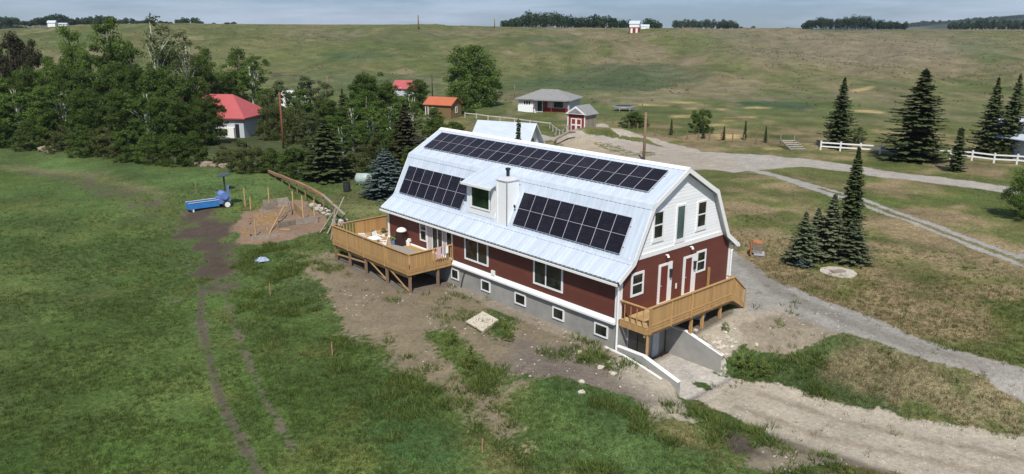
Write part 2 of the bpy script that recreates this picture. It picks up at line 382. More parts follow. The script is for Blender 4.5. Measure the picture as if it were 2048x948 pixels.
# --- hill patches
for p, col, a, s in [
    ([(1010, 170), (1080, 155), (1190, 130), (1330, 128), (1395, 150), (1400, 165), (1290, 178), (1240, 186), (1020, 180)], (.058, .088, .040), .75, 9),
    ([(1120, 160), (1200, 150), (1290, 156), (1370, 170), (1300, 180), (1200, 174)], (.052, .080, .034), .7, 4),
    ([(1470, 205), (1530, 201), (1600, 204), (1640, 212), (1600, 220), (1500, 216)], (.045, .080, .036), .85, 2.5),
    ([(540, 70), (700, 62), (860, 66), (960, 72), (880, 82), (650, 84)], (.10, .105, .052), .6, 14),
    ([(1900, 80), (1990, 75), (2010, 95), (1985, 135), (1950, 110), (1900, 95)], (.060, .110, .030), .75, 8),
    ([(1400, 66), (1500, 62), (1560, 72), (1440, 84), (1390, 110), (1380, 80)], (.085, .115, .045), .6, 10),
    ([(650, 108), (700, 104), (760, 108), (790, 118), (720, 122), (660, 118)], (.055, .090, .035), .7, 5),
    ([(1000, 76), (1070, 72), (1160, 70), (1150, 80), (1080, 84), (1010, 84)], (.060, .085, .036), .7, 5),
    ([(1060, 96), (1130, 88), (1170, 92), (1140, 104), (1080, 108)], (.060, .085, .038), .6, 4),
    ([(1480, 62), (1800, 66), (2040, 70), (2040, 100), (1850, 130), (1500, 130), (1440, 100)], (.175, .150, .105), .45, 16),
    ([(1040, 58), (1000, 68), (880, 70), (860, 60)], (.17, .14, .095), .5, 8),
    ([(545, 147), (598, 147), (598, 155), (545, 155)], (.075, .045, .030), .95, .8),
    ([(1700, 170), (1790, 165), (1780, 175), (1700, 182)], (.07, .095, .045), .5, 4),
    ([(900, 190), (1040, 180), (1230, 188), (1700, 190), (1700, 200), (1250, 197), (1000, 200)], (.165, .150, .090), .5, 5),
    ([(540, 150), (860, 150), (870, 190), (540, 190)], (.085, .11, .05), .5, 8)]:
    vegpatch(area(p, s, a, s*.5), col, 0)
YELL = (.46, .34, .150)
for p in [[(1340, 203), (1392, 203), (1390, 207), (1342, 206)], [(1280, 207), (1340, 209), (1338, 213), (1280, 211)], [(1368, 215), (1395, 215), (1395, 219), (1368, 219)], [(1436, 217), (1450, 217), (1450, 220), (1436, 220)],
          [(1490, 213), (1540, 215), (1540, 218), (1492, 217)], [(1343, 230), (1380, 230), (1380, 236), (1343, 236)], [(1415, 249), (1445, 247), (1448, 251), (1418, 252)], [(1425, 270), (1445, 268), (1482, 269), (1484, 276), (1440, 277)],
          [(1445, 240), (1466, 240), (1466, 243), (1445, 243)], [(1705, 220), (1765, 224), (1765, 227), (1705, 224)], [(1455, 234), (1510, 232), (1512, 236), (1455, 236)], [(1700, 180), (1745, 172), (1748, 176), (1705, 184)], [(1530, 296), (1560, 296), (1560, 300), (1530, 300)]]:
    vegpatch(area(p, .9, .62, 0.), YELL, 0)
# --- bare soil on the camera side of the house
setbare(area([(600, 530), (700, 520), (800, 555), (905, 572), (1000, 606), (1230, 705), (1340, 770), (1395, 850), (1330, 850), (1250, 800), (1160, 775), (1060, 800), (1055, 870), (1010, 905), (930, 862), (900, 815), (840, 770), (780, 730), (700, 680), (650, 610)], 1.8, .86, 1.0), (.185, .153, .100))
setbare(area([(1140, 700), (1250, 715), (1350, 790), (1400, 850), (1360, 850), (1260, 790)], .7, .95, .4), (.34, .30, .235))
setbare(area([(1010, 900), (1050, 870), (1120, 850), (1160, 870), (1100, 890), (1050, 930)], .6, .75, .5), (.30, .23, .14))
setbare(area([(560, 500), (700, 500), (760, 580), (700, 620), (620, 600)], 1.6, .56, .9), (.21, .17, .11))
setbare(area([(650, 520), (760, 560), (860, 590), (760, 640), (680, 600)], 1.8, .70, .9), (.18, .147, .100))
setbare(area([(1040, 680), (1130, 690), (1200, 720), (1280, 800), (1230, 810), (1120, 760), (1000, 740)], .9, .8, .6), (.155, .130, .105))
setbare(area([(1460, 930), (1560, 870), (1800, 935), (1900, 948), (1400, 948)], .5, .9, .4), (.20, .17, .125))
setbare(area([(1440, 850), (1500, 870), (1520, 910), (1470, 920), (1430, 880)], .4, .85, .3), (.075, .06, .048))
for p, col, a in [([(850, 668), (900, 655), (935, 672), (965, 720), (950, 745), (905, 735), (870, 700)], (.095, .125, .032), .68),
               ([(880, 700), (960, 735), (1040, 740), (1060, 790), (1010, 800), (930, 770)], (.090, .115, .035), .45),
               ([(1050, 760), (1160, 770), (1250, 800), (1300, 850), (1210, 850), (1080, 800)], (.048, .085, .026), .85),
               ([(975, 618), (1020, 620), (1030, 670), (990, 680), (960, 650)], (.075, .11, .035), .65),
               ([(1180, 735), (1200, 690), (1240, 705), (1235, 740)], (.06, .095, .035), .5),
               ([(990, 815), (1040, 815), (1045, 838), (1000, 835)], (.045, .09, .025), .9),
               ([(760, 790), (840, 800), (920, 870), (940, 948), (760, 948), (700, 850)], (.042, .088, .026), .8),
               ([(700, 800), (770, 750), (830, 790), (760, 830)], (.040, .085, .024), .8),
               ([(1050, 860), (1250, 840), (1440, 900), (1500, 948), (1060, 948)], (.062, .105, .032), .7),
               ([(560, 540), (640, 560), (660, 640), (600, 620)], (.075, .10, .04), .5)]:
    vegpatch(area(p, .8, a, .5), col)
# --- right of the walkout: rubble, lobe, bank
setbare(area([(1380, 670), (1480, 618), (1540, 560), (1610, 600), (1700, 660), (1640, 690), (1570, 715), (1530, 700), (1490, 680), (1445, 740)], .5, 1, .4), (.325, .285, .225))
setbare(area([(1480, 650), (1600, 630), (1690, 665), (1640, 690), (1560, 720), (1500, 700)], .4, 1, .3), (.235, .200, .150))
vegpatch(area([(1560, 722), (1640, 690), (1700, 672), (1850, 722), (2048, 780), (2048, 880), (1900, 850), (1700, 815), (1560, 770)], .6, .9, .5), (.165, .135, .078), .8)
vegpatch(ss(-.05, .3, n1*.6+n2+.2*n4)*area([(1560, 722), (1640, 690), (1700, 672), (1850, 722), (2048, 780), (2048, 880), (1900, 850), (1700, 815), (1560, 770)], .6, .9, .3), (.055, .085, .020), .5)
vegpatch(area([(1560, 722), (1680, 672), (1720, 680), (1640, 730), (1600, 800), (1560, 770)], .5, .85, .3), (.048, .085, .024))
vegpatch(area([(1470, 750), (1560, 770), (1700, 812), (1830, 848), (1810, 822), (1700, 780), (1600, 735), (1500, 720)], .4, .9, .5), (.052, .085, .028))
vegpatch(area([(1445, 740), (1480, 700), (1550, 720), (1560, 770), (1470, 755)], .4, .6, .5), (.06, .095, .03), .6)
# --- gravel drives and roads
ROADC = (.335, .308, .268)
setbare(area([(1060, 262), (1170, 268), (1290, 285), (1400, 303), (1540, 310), (1650, 322), (1800, 345), (2048, 377), (2048, 391), (1850, 364), (1700, 345), (1600, 334), (1520, 340), (1470, 345), (1420, 338), (1350, 342), (1280, 332), (1180, 302), (1120, 287), (1050, 277), (900, 278), (780, 292), (780, 282), (900, 267)], .45, 1, .12), ROADC)
setbare(area([(1150, 275), (1290, 290), (1430, 312), (1480, 335), (1400, 340), (1280, 335), (1180, 305)], 1.5, 1, .6), (.325, .285, .235))
setbare(area([(1470, 335), (1540, 345), (1650, 375), (1750, 405), (1850, 440), (1950, 478), (2048, 512), (2048, 535), (1950, 499), (1850, 459), (1750, 422), (1650, 389), (1550, 354)], .35, 1, .1), (.30, .285, .26))
vegpatch(line([(1640, 377), (1750, 413), (1850, 450), (1950, 489), (2048, 524)], .33, .3)*.9, (.13, .13, .06))
setbare(area([(1430, 478), (1470, 503), (1560, 565), (1700, 618), (1850, 680), (2048, 738), (2048, 770), (1850, 718), (1700, 668), (1620, 640), (1560, 615), (1500, 620), (1475, 600), (1440, 560)], .5, 1, .2), (.270, .255, .228))
setbare(line([(1480, 520), (1560, 585), (1700, 645), (1850, 700), (2048, 755)], .45, .5)*.999, (.205, .190, .165))
setbare(line([(1200, 250), (1240, 262), (1300, 276), (1380, 300)], 1.3, .5), (.36, .32, .26))
setbare(area([(1200, 290), (1290, 318), (1280, 335), (1180, 305), (1100, 290), (1120, 275)], 1.2, .8, .7), (.32, .27, .20))
vegpatch(area([(1180, 282), (1235, 285), (1270, 300), (1330, 305), (1330, 312), (1250, 312)], .8, .5, .4), (.10, .115, .05))
# the lanes go on beyond the frame
def wline(P, soft=.5): d, h = pdist(GX, GY, P); return ss(.2, -.2, d-h+.2*n2)
setbare(wline([(11.0, -14.5, .9), (10.6, -22, 1.4), (8, -34, 1.5), (2, -60, 1.5), (0, -200, 1.5)]), (.270, .255, .228))
setbare(wline([(59.9, -.7, 1.6), (60.5, -14, 1.7), (61, -60, 1.8), (70, -300, 2)]), ROADC)
setbare(wline([(32.8, -9, .35), (26, -22, .4), (20, -60, .4)])+0, (.30, .285, .26)); setbare(wline([(34.0, -8.7, .35), (27.4, -21.4, .4), (21.4, -60, .4)])+0, (.30, .285, .26))
# sunken path and walkout floor
d_, hw_ = pdist(GX, GY, PATH); setbare(ss(.45, -.35, d_-hw_+.5*n2+.35*n4)*(GY < -3.5), (.355, .315, .250))
lerp(soil, (.245, .205, .155), .8*ss(.35, .15, np.abs(np.abs(d_-.0)-.95+.2*n1))*(GY < -6)*(d_ < hw_))
setbare(((GX > -.05) & (GX < 4.25) & (GY > -4.5) & (GY < .3))*1., (.43, .40, .36))
vegpatch(area([(1385, 765), (1420, 765), (1445, 785), (1400, 785)], .3, .9, .2), (.05, .09, .025)); vegpatch(area([(1415, 738), (1500, 745), (1480, 760), (1430, 755)], .3, .8, .2), (.05, .09, .025))
# dirt strip along the foundation, bare soil under the rear deck
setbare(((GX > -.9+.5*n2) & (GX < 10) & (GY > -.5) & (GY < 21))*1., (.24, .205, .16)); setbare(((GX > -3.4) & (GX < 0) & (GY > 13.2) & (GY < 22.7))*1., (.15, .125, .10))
setbare(((GX > 4.25) & (GX < 7.9) & (GY > -1.75) & (GY < .3))*1., (.13, .11, .085))  # bare soil under the side deck, darkened to paint in the deck's shade
# --- left field: dark cultivated soil, tracks, garden
DK = (.072, .055, .042)
setbare(area([(340, 445), (350, 425), (380, 420), (450, 412), (468, 440), (470, 490), (462, 540), (440, 580), (405, 590), (395, 540), (400, 490), (360, 470)], 3.2, .84, 1.6), DK)
setbare(area([(40, 330), (140, 340), (230, 355), (330, 390), (370, 420), (340, 440), (250, 410), (120, 365), (20, 350)], 2.2, .53, 1.4), (.095, .075, .055))
setbare(area([(180, 350), (330, 395), (360, 430), (280, 440), (160, 380)], 2.5, .47, 1.4), (.085, .067, .05))
setbare(line([(405, 560), (400, 640), (430, 760), (465, 850), (520, 955)], .30, .45)*.74, (.085, .075, .052)); setbare(line([(445, 570), (480, 680), (530, 800), (590, 905)], .28, .45)*.66, (.10, .088, .062))
setbare(area([(482, 482), (470, 455), (490, 425), (530, 402), (600, 400), (640, 430), (655, 458), (600, 475), (520, 490)], .5, 1, .4), (.225, .155, .105))
vegpatch(area([(0, 318), (100, 322), (350, 345), (560, 352), (560, 400), (440, 400), (200, 345), (0, 330)], 2.5, .6, 1.), (.080, .135, .042), 1)
vegpatch(area([(0, 330), (60, 332), (200, 345), (340, 385), (330, 395), (150, 352), (0, 340)], 1., .5, .6), (.17, .15, .075), 0)
vegpatch(area([(690, 380), (760, 390), (790, 410), (780, 440), (700, 440), (640, 400)], 1.5, .6, .8), (.15, .14, .065), .2)
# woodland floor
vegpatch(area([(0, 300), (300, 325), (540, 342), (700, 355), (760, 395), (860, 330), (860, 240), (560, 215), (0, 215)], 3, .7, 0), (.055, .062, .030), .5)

verts = np.stack([GX, GY, GZ], -1).reshape(-1, 3); nx, ny = GX.shape
i = np.arange(nx-1)[:, None]*ny+np.arange(ny-1)[None]; q = np.stack([i, i+ny, i+ny+1, i+1], -1).reshape(-1, 4)
gm = bpy.data.meshes.new('ground'); gm.vertices.add(len(verts)); gm.vertices.foreach_set('co', verts.ravel().astype('f4'))
gm.loops.add(q.size); gm.loops.foreach_set('vertex_index', q.ravel().astype('i4')); gm.polygons.add(len(q)); gm.polygons.foreach_set('loop_start', np.arange(0, q.size, 4).astype('i4'))
gm.update(calc_edges=True); gm.polygons.foreach_set('use_smooth', np.ones(len(q), bool))
def cattr(me, name, A):
    a = me.attributes.new(name, 'FLOAT_COLOR', 'POINT'); a.data.foreach_set('color', np.concatenate([A, np.ones(A.shape[:-1]+(1,))], -1).ravel().astype('f4'))
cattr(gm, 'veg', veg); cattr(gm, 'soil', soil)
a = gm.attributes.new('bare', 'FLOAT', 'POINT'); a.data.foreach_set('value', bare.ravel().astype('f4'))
def ground_mat():
    m, t, b = new_mat('grassland and soil'); n = t.nodes; l = t.links
    def A(k):
        x = n.new('ShaderNodeAttribute'); x.attribute_name = k; return x
    def N(sc, det=5, ro=.55, st=None):
        x = n.new('ShaderNodeTexNoise'); x.inputs['Scale'].default_value = sc; x.inputs['Detail'].default_value = det; x.inputs['Roughness'].default_value = ro
        if st:
            mp = n.new('ShaderNodeMapping'); mp.inputs['Scale'].default_value = st; l.new(tc.outputs['Object'], mp.inputs[0]); l.new(mp.outputs[0], x.inputs[0])
        else: l.new(tc.outputs['Object'], x.inputs[0])
        return x.outputs['Fac']
    def MR(x, a, b_, c, d, sm=False):
        r = n.new('ShaderNodeMapRange'); r.interpolation_type = 'SMOOTHSTEP' if sm else 'LINEAR'
        for k, v in zip((1, 2, 3, 4), (a, b_, c, d)): r.inputs[k].default_value = v
        l.new(x, r.inputs[0]); return r.outputs[0]
    def MA(op, x, y):
        r = n.new('ShaderNodeMath'); r.operation = op
        for k, v in ((0, x), (1, y)):
            if isinstance(v, (int, float)): r.inputs[k].default_value = v
            else: l.new(v, r.inputs[k])
        return r.outputs[0]
    def SC_(c, v):
        r = n.new('ShaderNodeVectorMath'); r.operation = 'SCALE'; l.new(c, r.inputs[0]); l.new(v, r.inputs['Scale']); return r.outputs[0]
    tc = n.new('ShaderNodeTexCoord')
    nA = N(.9, 8, .65); nB = N(4.5, 5, .6); nC = N(17, 3, .5); nD = N(.16, 6, .6)
    thr = MA('ADD', A('bare').outputs['Fac'], MA('MULTIPLY', MA('SUBTRACT', MA('ADD', MA('MULTIPLY', nA, .6), MA('MULTIPLY', nB, .4)), .5), 1.9))
    fac = MR(thr, .36, .64, 0, 1, True)
    vv = MA('MULTIPLY', MR(nB, .3, .7, .55, 1.45), MR(nC, .3, .7, .5, 1.5)); vv = MA('MULTIPLY', vv, MR(nD, .3, .7, .68, 1.32)); vv = MA('MULTIPLY', vv, MR(nA, .3, .7, .8, 1.2))
    vo = n.new('ShaderNodeTexVoronoi'); vo.inputs['Scale'].default_value = 9; l.new(tc.outputs['Object'], vo.inputs[0])
    peb = MR(vo.outputs['Distance'], .1, .28, 1.35, 1., True)
    sv = MA('MULTIPLY', MR(nB, .3, .7, .82, 1.18), MR(nA, .3, .7, .84, 1.16)); sv = MA('MULTIPLY', sv, MA('MULTIPLY', peb, MR(nC, .3, .7, .86, 1.14)))
    mx = n.new('ShaderNodeMixRGB'); l.new(fac, mx.inputs[0]); l.new(SC_(A('veg').outputs['Color'], vv), mx.inputs[1]); l.new(SC_(A('soil').outputs['Color'], sv), mx.inputs[2])
    l.new(mx.outputs[0], b.inputs['Base Color']); b.inputs['Roughness'].default_value = .95; b.inputs['Specular IOR Level'].default_value = .15
    bp = n.new('ShaderNodeBump'); bp.inputs['Strength'].default_value = .9; bp.inputs['Distance'].default_value = .12
    hgt = MA('ADD', MA('MULTIPLY', nA, .9), MA('ADD', MA('MULTIPLY', nB, .45), MA('MULTIPLY', nC, .12))); l.new(hgt, bp.inputs['Height']); l.new(bp.outputs[0], b.inputs['Normal'])
    return m
gm.materials.append(ground_mat()); go = structure(bpy.data.objects.new('ground', gm)); COL.objects.link(go)

# ------------------------------------------------------------------ scattered instances by geometry nodes
def scatter(name, pts, scl, protos, mats=None):
    """points -> instances of the prototype meshes; one object"""
    me = bpy.data.meshes.new(name); me.vertices.add(len(pts)); me.vertices.foreach_set('co', np.asarray(pts, 'f4').ravel())
    a = me.attributes.new('sz', 'FLOAT', 'POINT'); a.data.foreach_set('value', np.asarray(scl, 'f4'))
    o = bpy.data.objects.new(name, me); COL.objects.link(o)
    ng = bpy.data.node_groups.new(name, 'GeometryNodeTree'); ng.interface.new_socket('Geometry', in_out='INPUT', socket_type='NodeSocketGeometry'); ng.interface.new_socket('Geometry', in_out='OUTPUT', socket_type='NodeSocketGeometry')
    n = ng.nodes; l = ng.links; gi = n.new('NodeGroupInput'); gout = n.new('NodeGroupOutput')
    g2i = n.new('GeometryNodeGeometryToInstance')
    for k, p in enumerate(protos):
        oi = n.new('GeometryNodeObjectInfo'); oi.inputs['Object'].default_value = p; oi.inputs['As Instance'].default_value = True
        l.new(oi.outputs['Geometry'], g2i.inputs[0])
    iop = n.new('GeometryNodeInstanceOnPoints'); iop.inputs['Pick Instance'].default_value = True
    l.new(gi.outputs[0], iop.inputs['Points']); l.new(g2i.outputs[0], iop.inputs['Instance'])
    ri = n.new('FunctionNodeRandomValue'); ri.data_type = 'INT'; ri.inputs['Min'].default_value = 0; ri.inputs['Max'].default_value = len(protos)-1
    l.new(ri.outputs[2], iop.inputs['Instance Index'])
    rv = n.new('FunctionNodeRandomValue'); rv.data_type = 'FLOAT_VECTOR'; rv.inputs['Max'].default_value = (.25, .25, 6.283); rv.inputs['Min'].default_value = (-.25, -.25, 0)
    e2r = n.new('FunctionNodeEulerToRotation'); l.new(rv.outputs[0], e2r.inputs[0]); l.new(e2r.outputs[0], iop.inputs['Rotation'])
    na = n.new('GeometryNodeInputNamedAttribute'); na.data_type = 'FLOAT'; na.inputs['Name'].default_value = 'sz'
    l.new(na.outputs['Attribute'], iop.inputs['Scale']); l.new(iop.outputs[0], gout.inputs[0])
    md = o.modifiers.new('scatter', 'NODES'); md.node_group = ng
    return stuff(o)
def tuft(seed, n, h, sp, wd, mat, lean=.5):
    rg = np.random.RandomState(seed); V = []; Fc = []; T = []
    for i in range(n):
        a, r = rg.rand()*6.28, sp*math.sqrt(rg.rand()); x, y = r*math.cos(a), r*math.sin(a); hh = h*rg.uniform(.55, 1.15); b = rg.rand()*6.28; lx, ly = lean*hh*rg.uniform(.2, 1)*math.cos(a+rg.uniform(-1, 1)), lean*hh*rg.uniform(.2, 1)*math.sin(a+rg.uniform(-1, 1))
        w = wd*rg.uniform(.7, 1.3); cx_, cy_ = w*math.cos(b), w*math.sin(b); k = len(V); t = rg.rand()
        V += [(x-cx_, y-cy_, -.02), (x+cx_, y+cy_, -.02), (x+cx_*.7+lx*.4, y+cy_*.7+ly*.4, hh*.6), (x-cx_*.7+lx*.4, y-cy_*.7+ly*.4, hh*.6), (x+lx, y+ly, hh)]
        Fc += [(k, k+1, k+2, k+3), (k+3, k+2, k+4)]; T += [t]*5
    me = bpy.data.meshes.new('tuft'); me.from_pydata(V, [], Fc); me.materials.append(mat); at_ = me.attributes.new('tint', 'FLOAT', 'POINT'); at_.data.foreach_set('value', np.array(T, 'f4'))
    return bpy.data.objects.new('tuft', me)
rg = np.random.RandomState(5)
def cover_at(x, y):
    i = np.clip(np.searchsorted(XS, x), 0, len(XS)-1); j = np.clip(np.searchsorted(YS, y), 0, len(YS)-1); return bare[i, j], veg[i, j]
def inview(x, y, z, mar=40):
    dx, dy, dz = x-CX, y-CY, z-CZ; w = dx*F.x+dy*F.y+dz*F.z; u = 1024+FPX*(dx*Rr.x+dy*Rr.y)/w; v = 474-FPX*(dx*Uu.x+dy*Uu.y+dz*Uu.z)/w
    return (w > 5) & (u > -mar*3) & (u < 2048+mar*3) & (v < 948+mar*3)
def sample(n, x0, x1, y0, y1, fn):
    x = rg.uniform(x0, x1, n); y = rg.uniform(y0, y1, n); b, c = cover_at(x, y); z = gh(x, y)
    inside = ((x > -.1) & (x < 9.9) & (y > -.05) & (y < 20.8)) | ((x > -3.3) & (x < .2) & (y > 13.4) & (y < 22.6)) | ((x > -.2) & (x < 4.4) & (y > -4.2) & (y < .2)) | ((x > 4) & (x < 9.4) & (y > -1.9) & (y < .2))
    k = (rg.rand(n) < fn(x, y, b, c)) & inview(x, y, z) & ~inside; return np.stack([x[k], y[k], z[k]], -1)
lush = lambda c: np.clip((c[:, 1]-c[:, 0])/.035, 0, 1)
dist = lambda x, y: np.hypot(x-CX, y-CY)
P1 = sample(230000, -27, 30, -19, 80, lambda x, y, b, c: np.clip(1.0-b*1.7, 0, 1)*(.25+.6*lush(c))*ss(95, 30, dist(x, y))*ss(-.55, .25, fbm(x/3., y/3.)))
scatter('short_grass', P1, rg.uniform(.45, 1.15, len(P1)), [tuft(k, 12, .17, .13, .008, L_GRASS, .8) for k in range(4)])
P2 = sample(60000, -16, 24, -19, 40, lambda x, y, b, c: (np.clip(.9-b*1.2, 0, 1)*(1-lush(c))*.8+.02)*ss(70, 35, dist(x, y)))
scatter('dry_grass', P2, rg.uniform(.5, 1.3, len(P2)), [tuft(k+20, 10, .15, .14, .009, L_DRY, .9) for k in range(3)])
nz = lambda x, y: fbm(x/1.6+3, y/1.6)
P3 = sample(60000, -14, 12, -18, 30, lambda x, y, b, c: np.clip((nz(x, y)-.12)*4, 0, 1)*np.clip(1.1-b*1.0, .26, 1)*(.25+.75*lush(c))*ss(-14, -8, x)*np.where((x < 4.6) & (y < -4) & (x > .2-.3*(y+4)*0) & (b > .8), .1, 1)*np.where((x > 4.6) & (b > .8), .2, 1))
scatter('tall_weeds', P3, rg.uniform(.5, 1.5, len(P3)), [tuft(k+40, 22, .20, .22, .012, L_GRASS if k else L_YEL, 1.3) for k in range(3)])
# pebbles and rubble
def peb(seed):
    m = MB(); m.blob((0, 0, 0), (.05, .04, .028), seed, 6, 4, .2); return bpy.data.objects.new('pebble', m.mesh('pebble', M_STONE))
PB = sample(26000, -9, 13, -16, 18, lambda x, y, b, c: np.clip(b-.5, 0, 1)*.5*ss(-.1, .3, fbm(x/1.1+7, y/1.1)))
scatter('loose_pebbles', PB, rg.uniform(.3, 1.3, len(PB))**1.5, [peb(k) for k in range(3)])

# rough brush and tussocks on the hill
def brush(seed, mat):
    r = np.random.RandomState(seed); n = 60; d = r.normal(size=(n, 3)); d /= np.linalg.norm(d, axis=1)[:, None]; d[:, 2] = abs(d[:, 2]); c = d*(r.rand(n)**.4)[:, None]*np.array([.6, .6, .42]); s_ = .16*r.uniform(.6, 1.4, n)
    a = r.normal(size=(n, 3)); a /= np.linalg.norm(a, axis=1)[:, None]; b = np.cross(a, d); V = np.stack([c-a*s_[:, None], c-b*s_[:, None], c+a*s_[:, None], c+b*s_[:, None]], 1).reshape(-1, 3)
    me = bpy.data.meshes.new('brush'); me.from_pydata([tuple(v) for v in V], [], [(4*i, 4*i+1, 4*i+2, 4*i+3) for i in range(n)]); me.materials.append(mat); at_ = me.attributes.new('tint', 'FLOAT', 'POINT'); at_.data.foreach_set('value', np.repeat(r.rand(n), 4).astype('f4')); return bpy.data.objects.new('brush', me)
L_BR1 = leaf_mat('tan hill brush', (.13, .110, .060), (.23, .19, .12), .3); L_BR2 = leaf_mat('olive hill brush', (.085, .100, .036), (.150, .165, .070), .3)
n = 52000; dd = 148+300*rg.rand(n)**.8; sx = (rg.rand(n)-.5)*1.55*dd; x = CX+dd*FW[0]+sx*RT[0]; y = CY+dd*FW[1]+sx*RT[1]
for nm, mt, k, sgn in (('tan_brush', L_BR1, 0, 1), ('olive_brush', L_BR2, 3, -1)):
    w_ = fbm(sx/30.+k, dd/50., 4)*sgn+.35*sgn*ss(20, 160, sx)*ss(170, 230, dd); q = rg.rand(n) < np.clip(.10+1.6*(w_-.05), .03, .65)*(.35 if sgn < 0 else .6)*ss(142, 175, dd)
    scatter(nm, np.stack([x[q], y[q], gh(x[q], y[q])-.05], -1), rg.uniform(.2, .62, q.sum()), [brush(k+i, mt) for i in range(2)])
# ------------------------------------------------------------------ the barn-shaped house
W, LEN = 9.75, 20.7; HO = (W/2, LEN/2, -1.65)
house = thing('house', 'red and white barn-style house with metal gambrel roof and rows of solar panels', 'house', HO, worldco=True)
PF = [(-.42, 2.12), (.68, 2.86), (2.06, 5.55), (4.875, 7.10)]                       # roof line, left half
def mir(p): return (W-p[0], p[1])
YN, YF = -.32, LEN+.22
body = [(0, -.3), (0, 2.05), (.62, 2.62), (2.05, 5.35), (4.875, 6.9), (W-2.05, 5.35), (W-.62, 2.62), (W, 2.05), (W, -.3)]
MB().prism([(0, -.3), (0, 2.05), (.62, 2.62), (.71, 2.8), (W-.71, 2.8), (W-.62, 2.62), (W, 2.05), (W, -.3)], 1, .0, LEN).build('wall', M_RED, house)
MB().prism([(.71, 2.8), (2.05, 5.35), (4.875, 6.9), (W-2.05, 5.35), (W-.71, 2.8)], 1, .0, LEN).build('wall', M_WHITE, house, label='white upper gable wall')
fnd = MB().box(.03, W-.03, .03, LEN-.03, -3.3, -.3).build('foundation', M_CONC, house)
# --- siding boards: lapped, one object each
def outline(z):
    """x range of the gable wall at height z"""
    pts = [(0, 2.05), (.62, 2.62), (2.05, 5.35), (4.875, 6.9)]
    if z <= 2.05: x = 0
    else:
        x = 4.875
        for (xa, za), (xb, zb) in zip(pts[:-1], pts[1:]):
            if za <= z <= zb: x = xa+(xb-xa)*(z-za)/(zb-za); break
    return x
def lap(m, p0, p1, q0, q1, z0, z1, n, t0=.020, t1=.008):
    """board from p0-p1 (bottom) to q0-q1 (top), proud by t0 at the bottom and t1 at the top along n"""
    b = len(m.v)
    for (x, y), z, t in ((p0, z0, 0), (p1, z0, 0), (q1, z1, 0), (q0, z1, 0), (p0, z0, t0), (p1, z0, t0), (q1, z1, t1), (q0, z1, t1)): m.v.append((x+n[0]*t, y+n[1]*t, z))
    m.f += [[b+i for i in k] for k in ((3, 2, 1, 0), (4, 5, 6, 7), (0, 1, 5, 4), (1, 2, 6, 5), (2, 3, 7, 6), (3, 0, 4, 7))]; return m
z = 0.0
while z < 2.8:
    e = min(z+.178, 2.8); a, b = outline(z), outline(e)
    lap(MB(), (a, 0), (W-a, 0), (b, 0), (W-b, 0), z, e, (0, -1)).build('siding_board', M_RED, house)
    if e < 2.2: lap(MB(), (0, LEN), (0, 0), (0, LEN), (0, 0), z, e, (-1, 0)).build('siding_board', M_RED, house)
    z = e
z = 3.04
while z < 6.8:
    e = min(z+.178, 6.88); a, b = outline(z), outline(e)
    lap(MB(), (a, 0), (W-a, 0), (b, 0), (W-b, 0), z, e, (0, -1)).build('siding_board', M_WHITE, house); z = e
MB().box(.66, W-.66, -.045, .0, 2.8, 3.04).build('belt_board', M_TRIM, house)
# corner boards, water table, downpipes
for x0, x1 in ((-.05, .28), (W-.12, W+.05)): MB().box(x0, x1, -.05, .0, -.02, 2.2).build('corner_board', M_TRIM, house)
MB().box(-.05, .0, -.05, .14, -.02, 2.05).build('corner_board', M_TRIM, house); MB().box(-.05, .0, LEN-.16, LEN+.05, .0, 2.05).build('corner_board', M_TRIM, house)
MB().prism([(-.16, -.30), (-.16, -.20), (-.02, -.002), (.03, -.002), (.03, -.30)], 1, .05, 13.35).build('water_table', M_TRIM, house)
MB().prism([(-.10, -.02), (-.10, .05), (-.035, .09), (-.0, .09), (-.0, -.02)], 1, 13.35, LEN+.02).build('water_table', M_TRIM, house)
MB().tube([(-.40, -.22, 2.0), (-.22, -.14, 1.78), (-.1, -.11, 1.55), (-.1, -.11, -.2), (-.12, -.12, -1.62)], .055, 8).build('downpipe', M_TRIM, house)
MB().tube([(W+.42, -.1, 2.0), (W+.1, -.1, 1.7), (W+.1, -.1, -1.05)], .05, 8).build('downpipe', M_TRIM, house)
MB().box(.0, .3, -.012, .03, -3.2, -.3).build('foundation_pilaster', M_CONC, house)
# --- roof: decking, fascia, metal sheets with standing ribs
def offs(P, d):
    out = []
    for i, (x, z) in enumerate(P):
        a = P[max(i-1, 0)]; b = P[min(i+1, len(P)-1)]; dx, dz = b[0]-a[0], b[1]-a[1]; L_ = math.hypot(dx, dz); out.append((x-dz/L_*d, z+dx/L_*d))
    return out
full_p = PF + [mir(p) for p in PF[:-1]][::-1]
under = offs(full_p, -.13)
MB().prism(full_p + under[::-1], 1, YN, YF).build('roof_deck', M_ROOFB, house)
lo = offs(full_p, -.22); hi = offs(full_p, .035)
for side, seq in ((0, range(0, 3)), (1, range(3, 6))):
    for k in seq:
        MB().prism([hi[k], hi[k+1], lo[k+1], lo[k]], 1, YN-.035, YN).build('rake_board', M_TRIM, house)
        MB().prism([hi[k], hi[k+1], lo[k+1], lo[k]], 1, YF, YF+.035).build('rake_board', M_TRIM, house)
for xs in (1, -1):
    f = lambda x: x if xs == 1 else W-x
    a, b = sorted((f(-.47), f(-.42))); MB().box(a, b, YN-.03, YF+.03, 1.96, 2.13).build('eave_fascia', M_DARK if xs == 1 else M_TRIM, house, label='dark eave edge' if xs == 1 else None)
    a, b = sorted((f(-.55), f(-.475))); MB().box(a, b, YN-.02, YF+.02, 1.92, 2.03).build('gutter', M_TRIM, house)
NSH = 23; SW = (YF-YN)/NSH
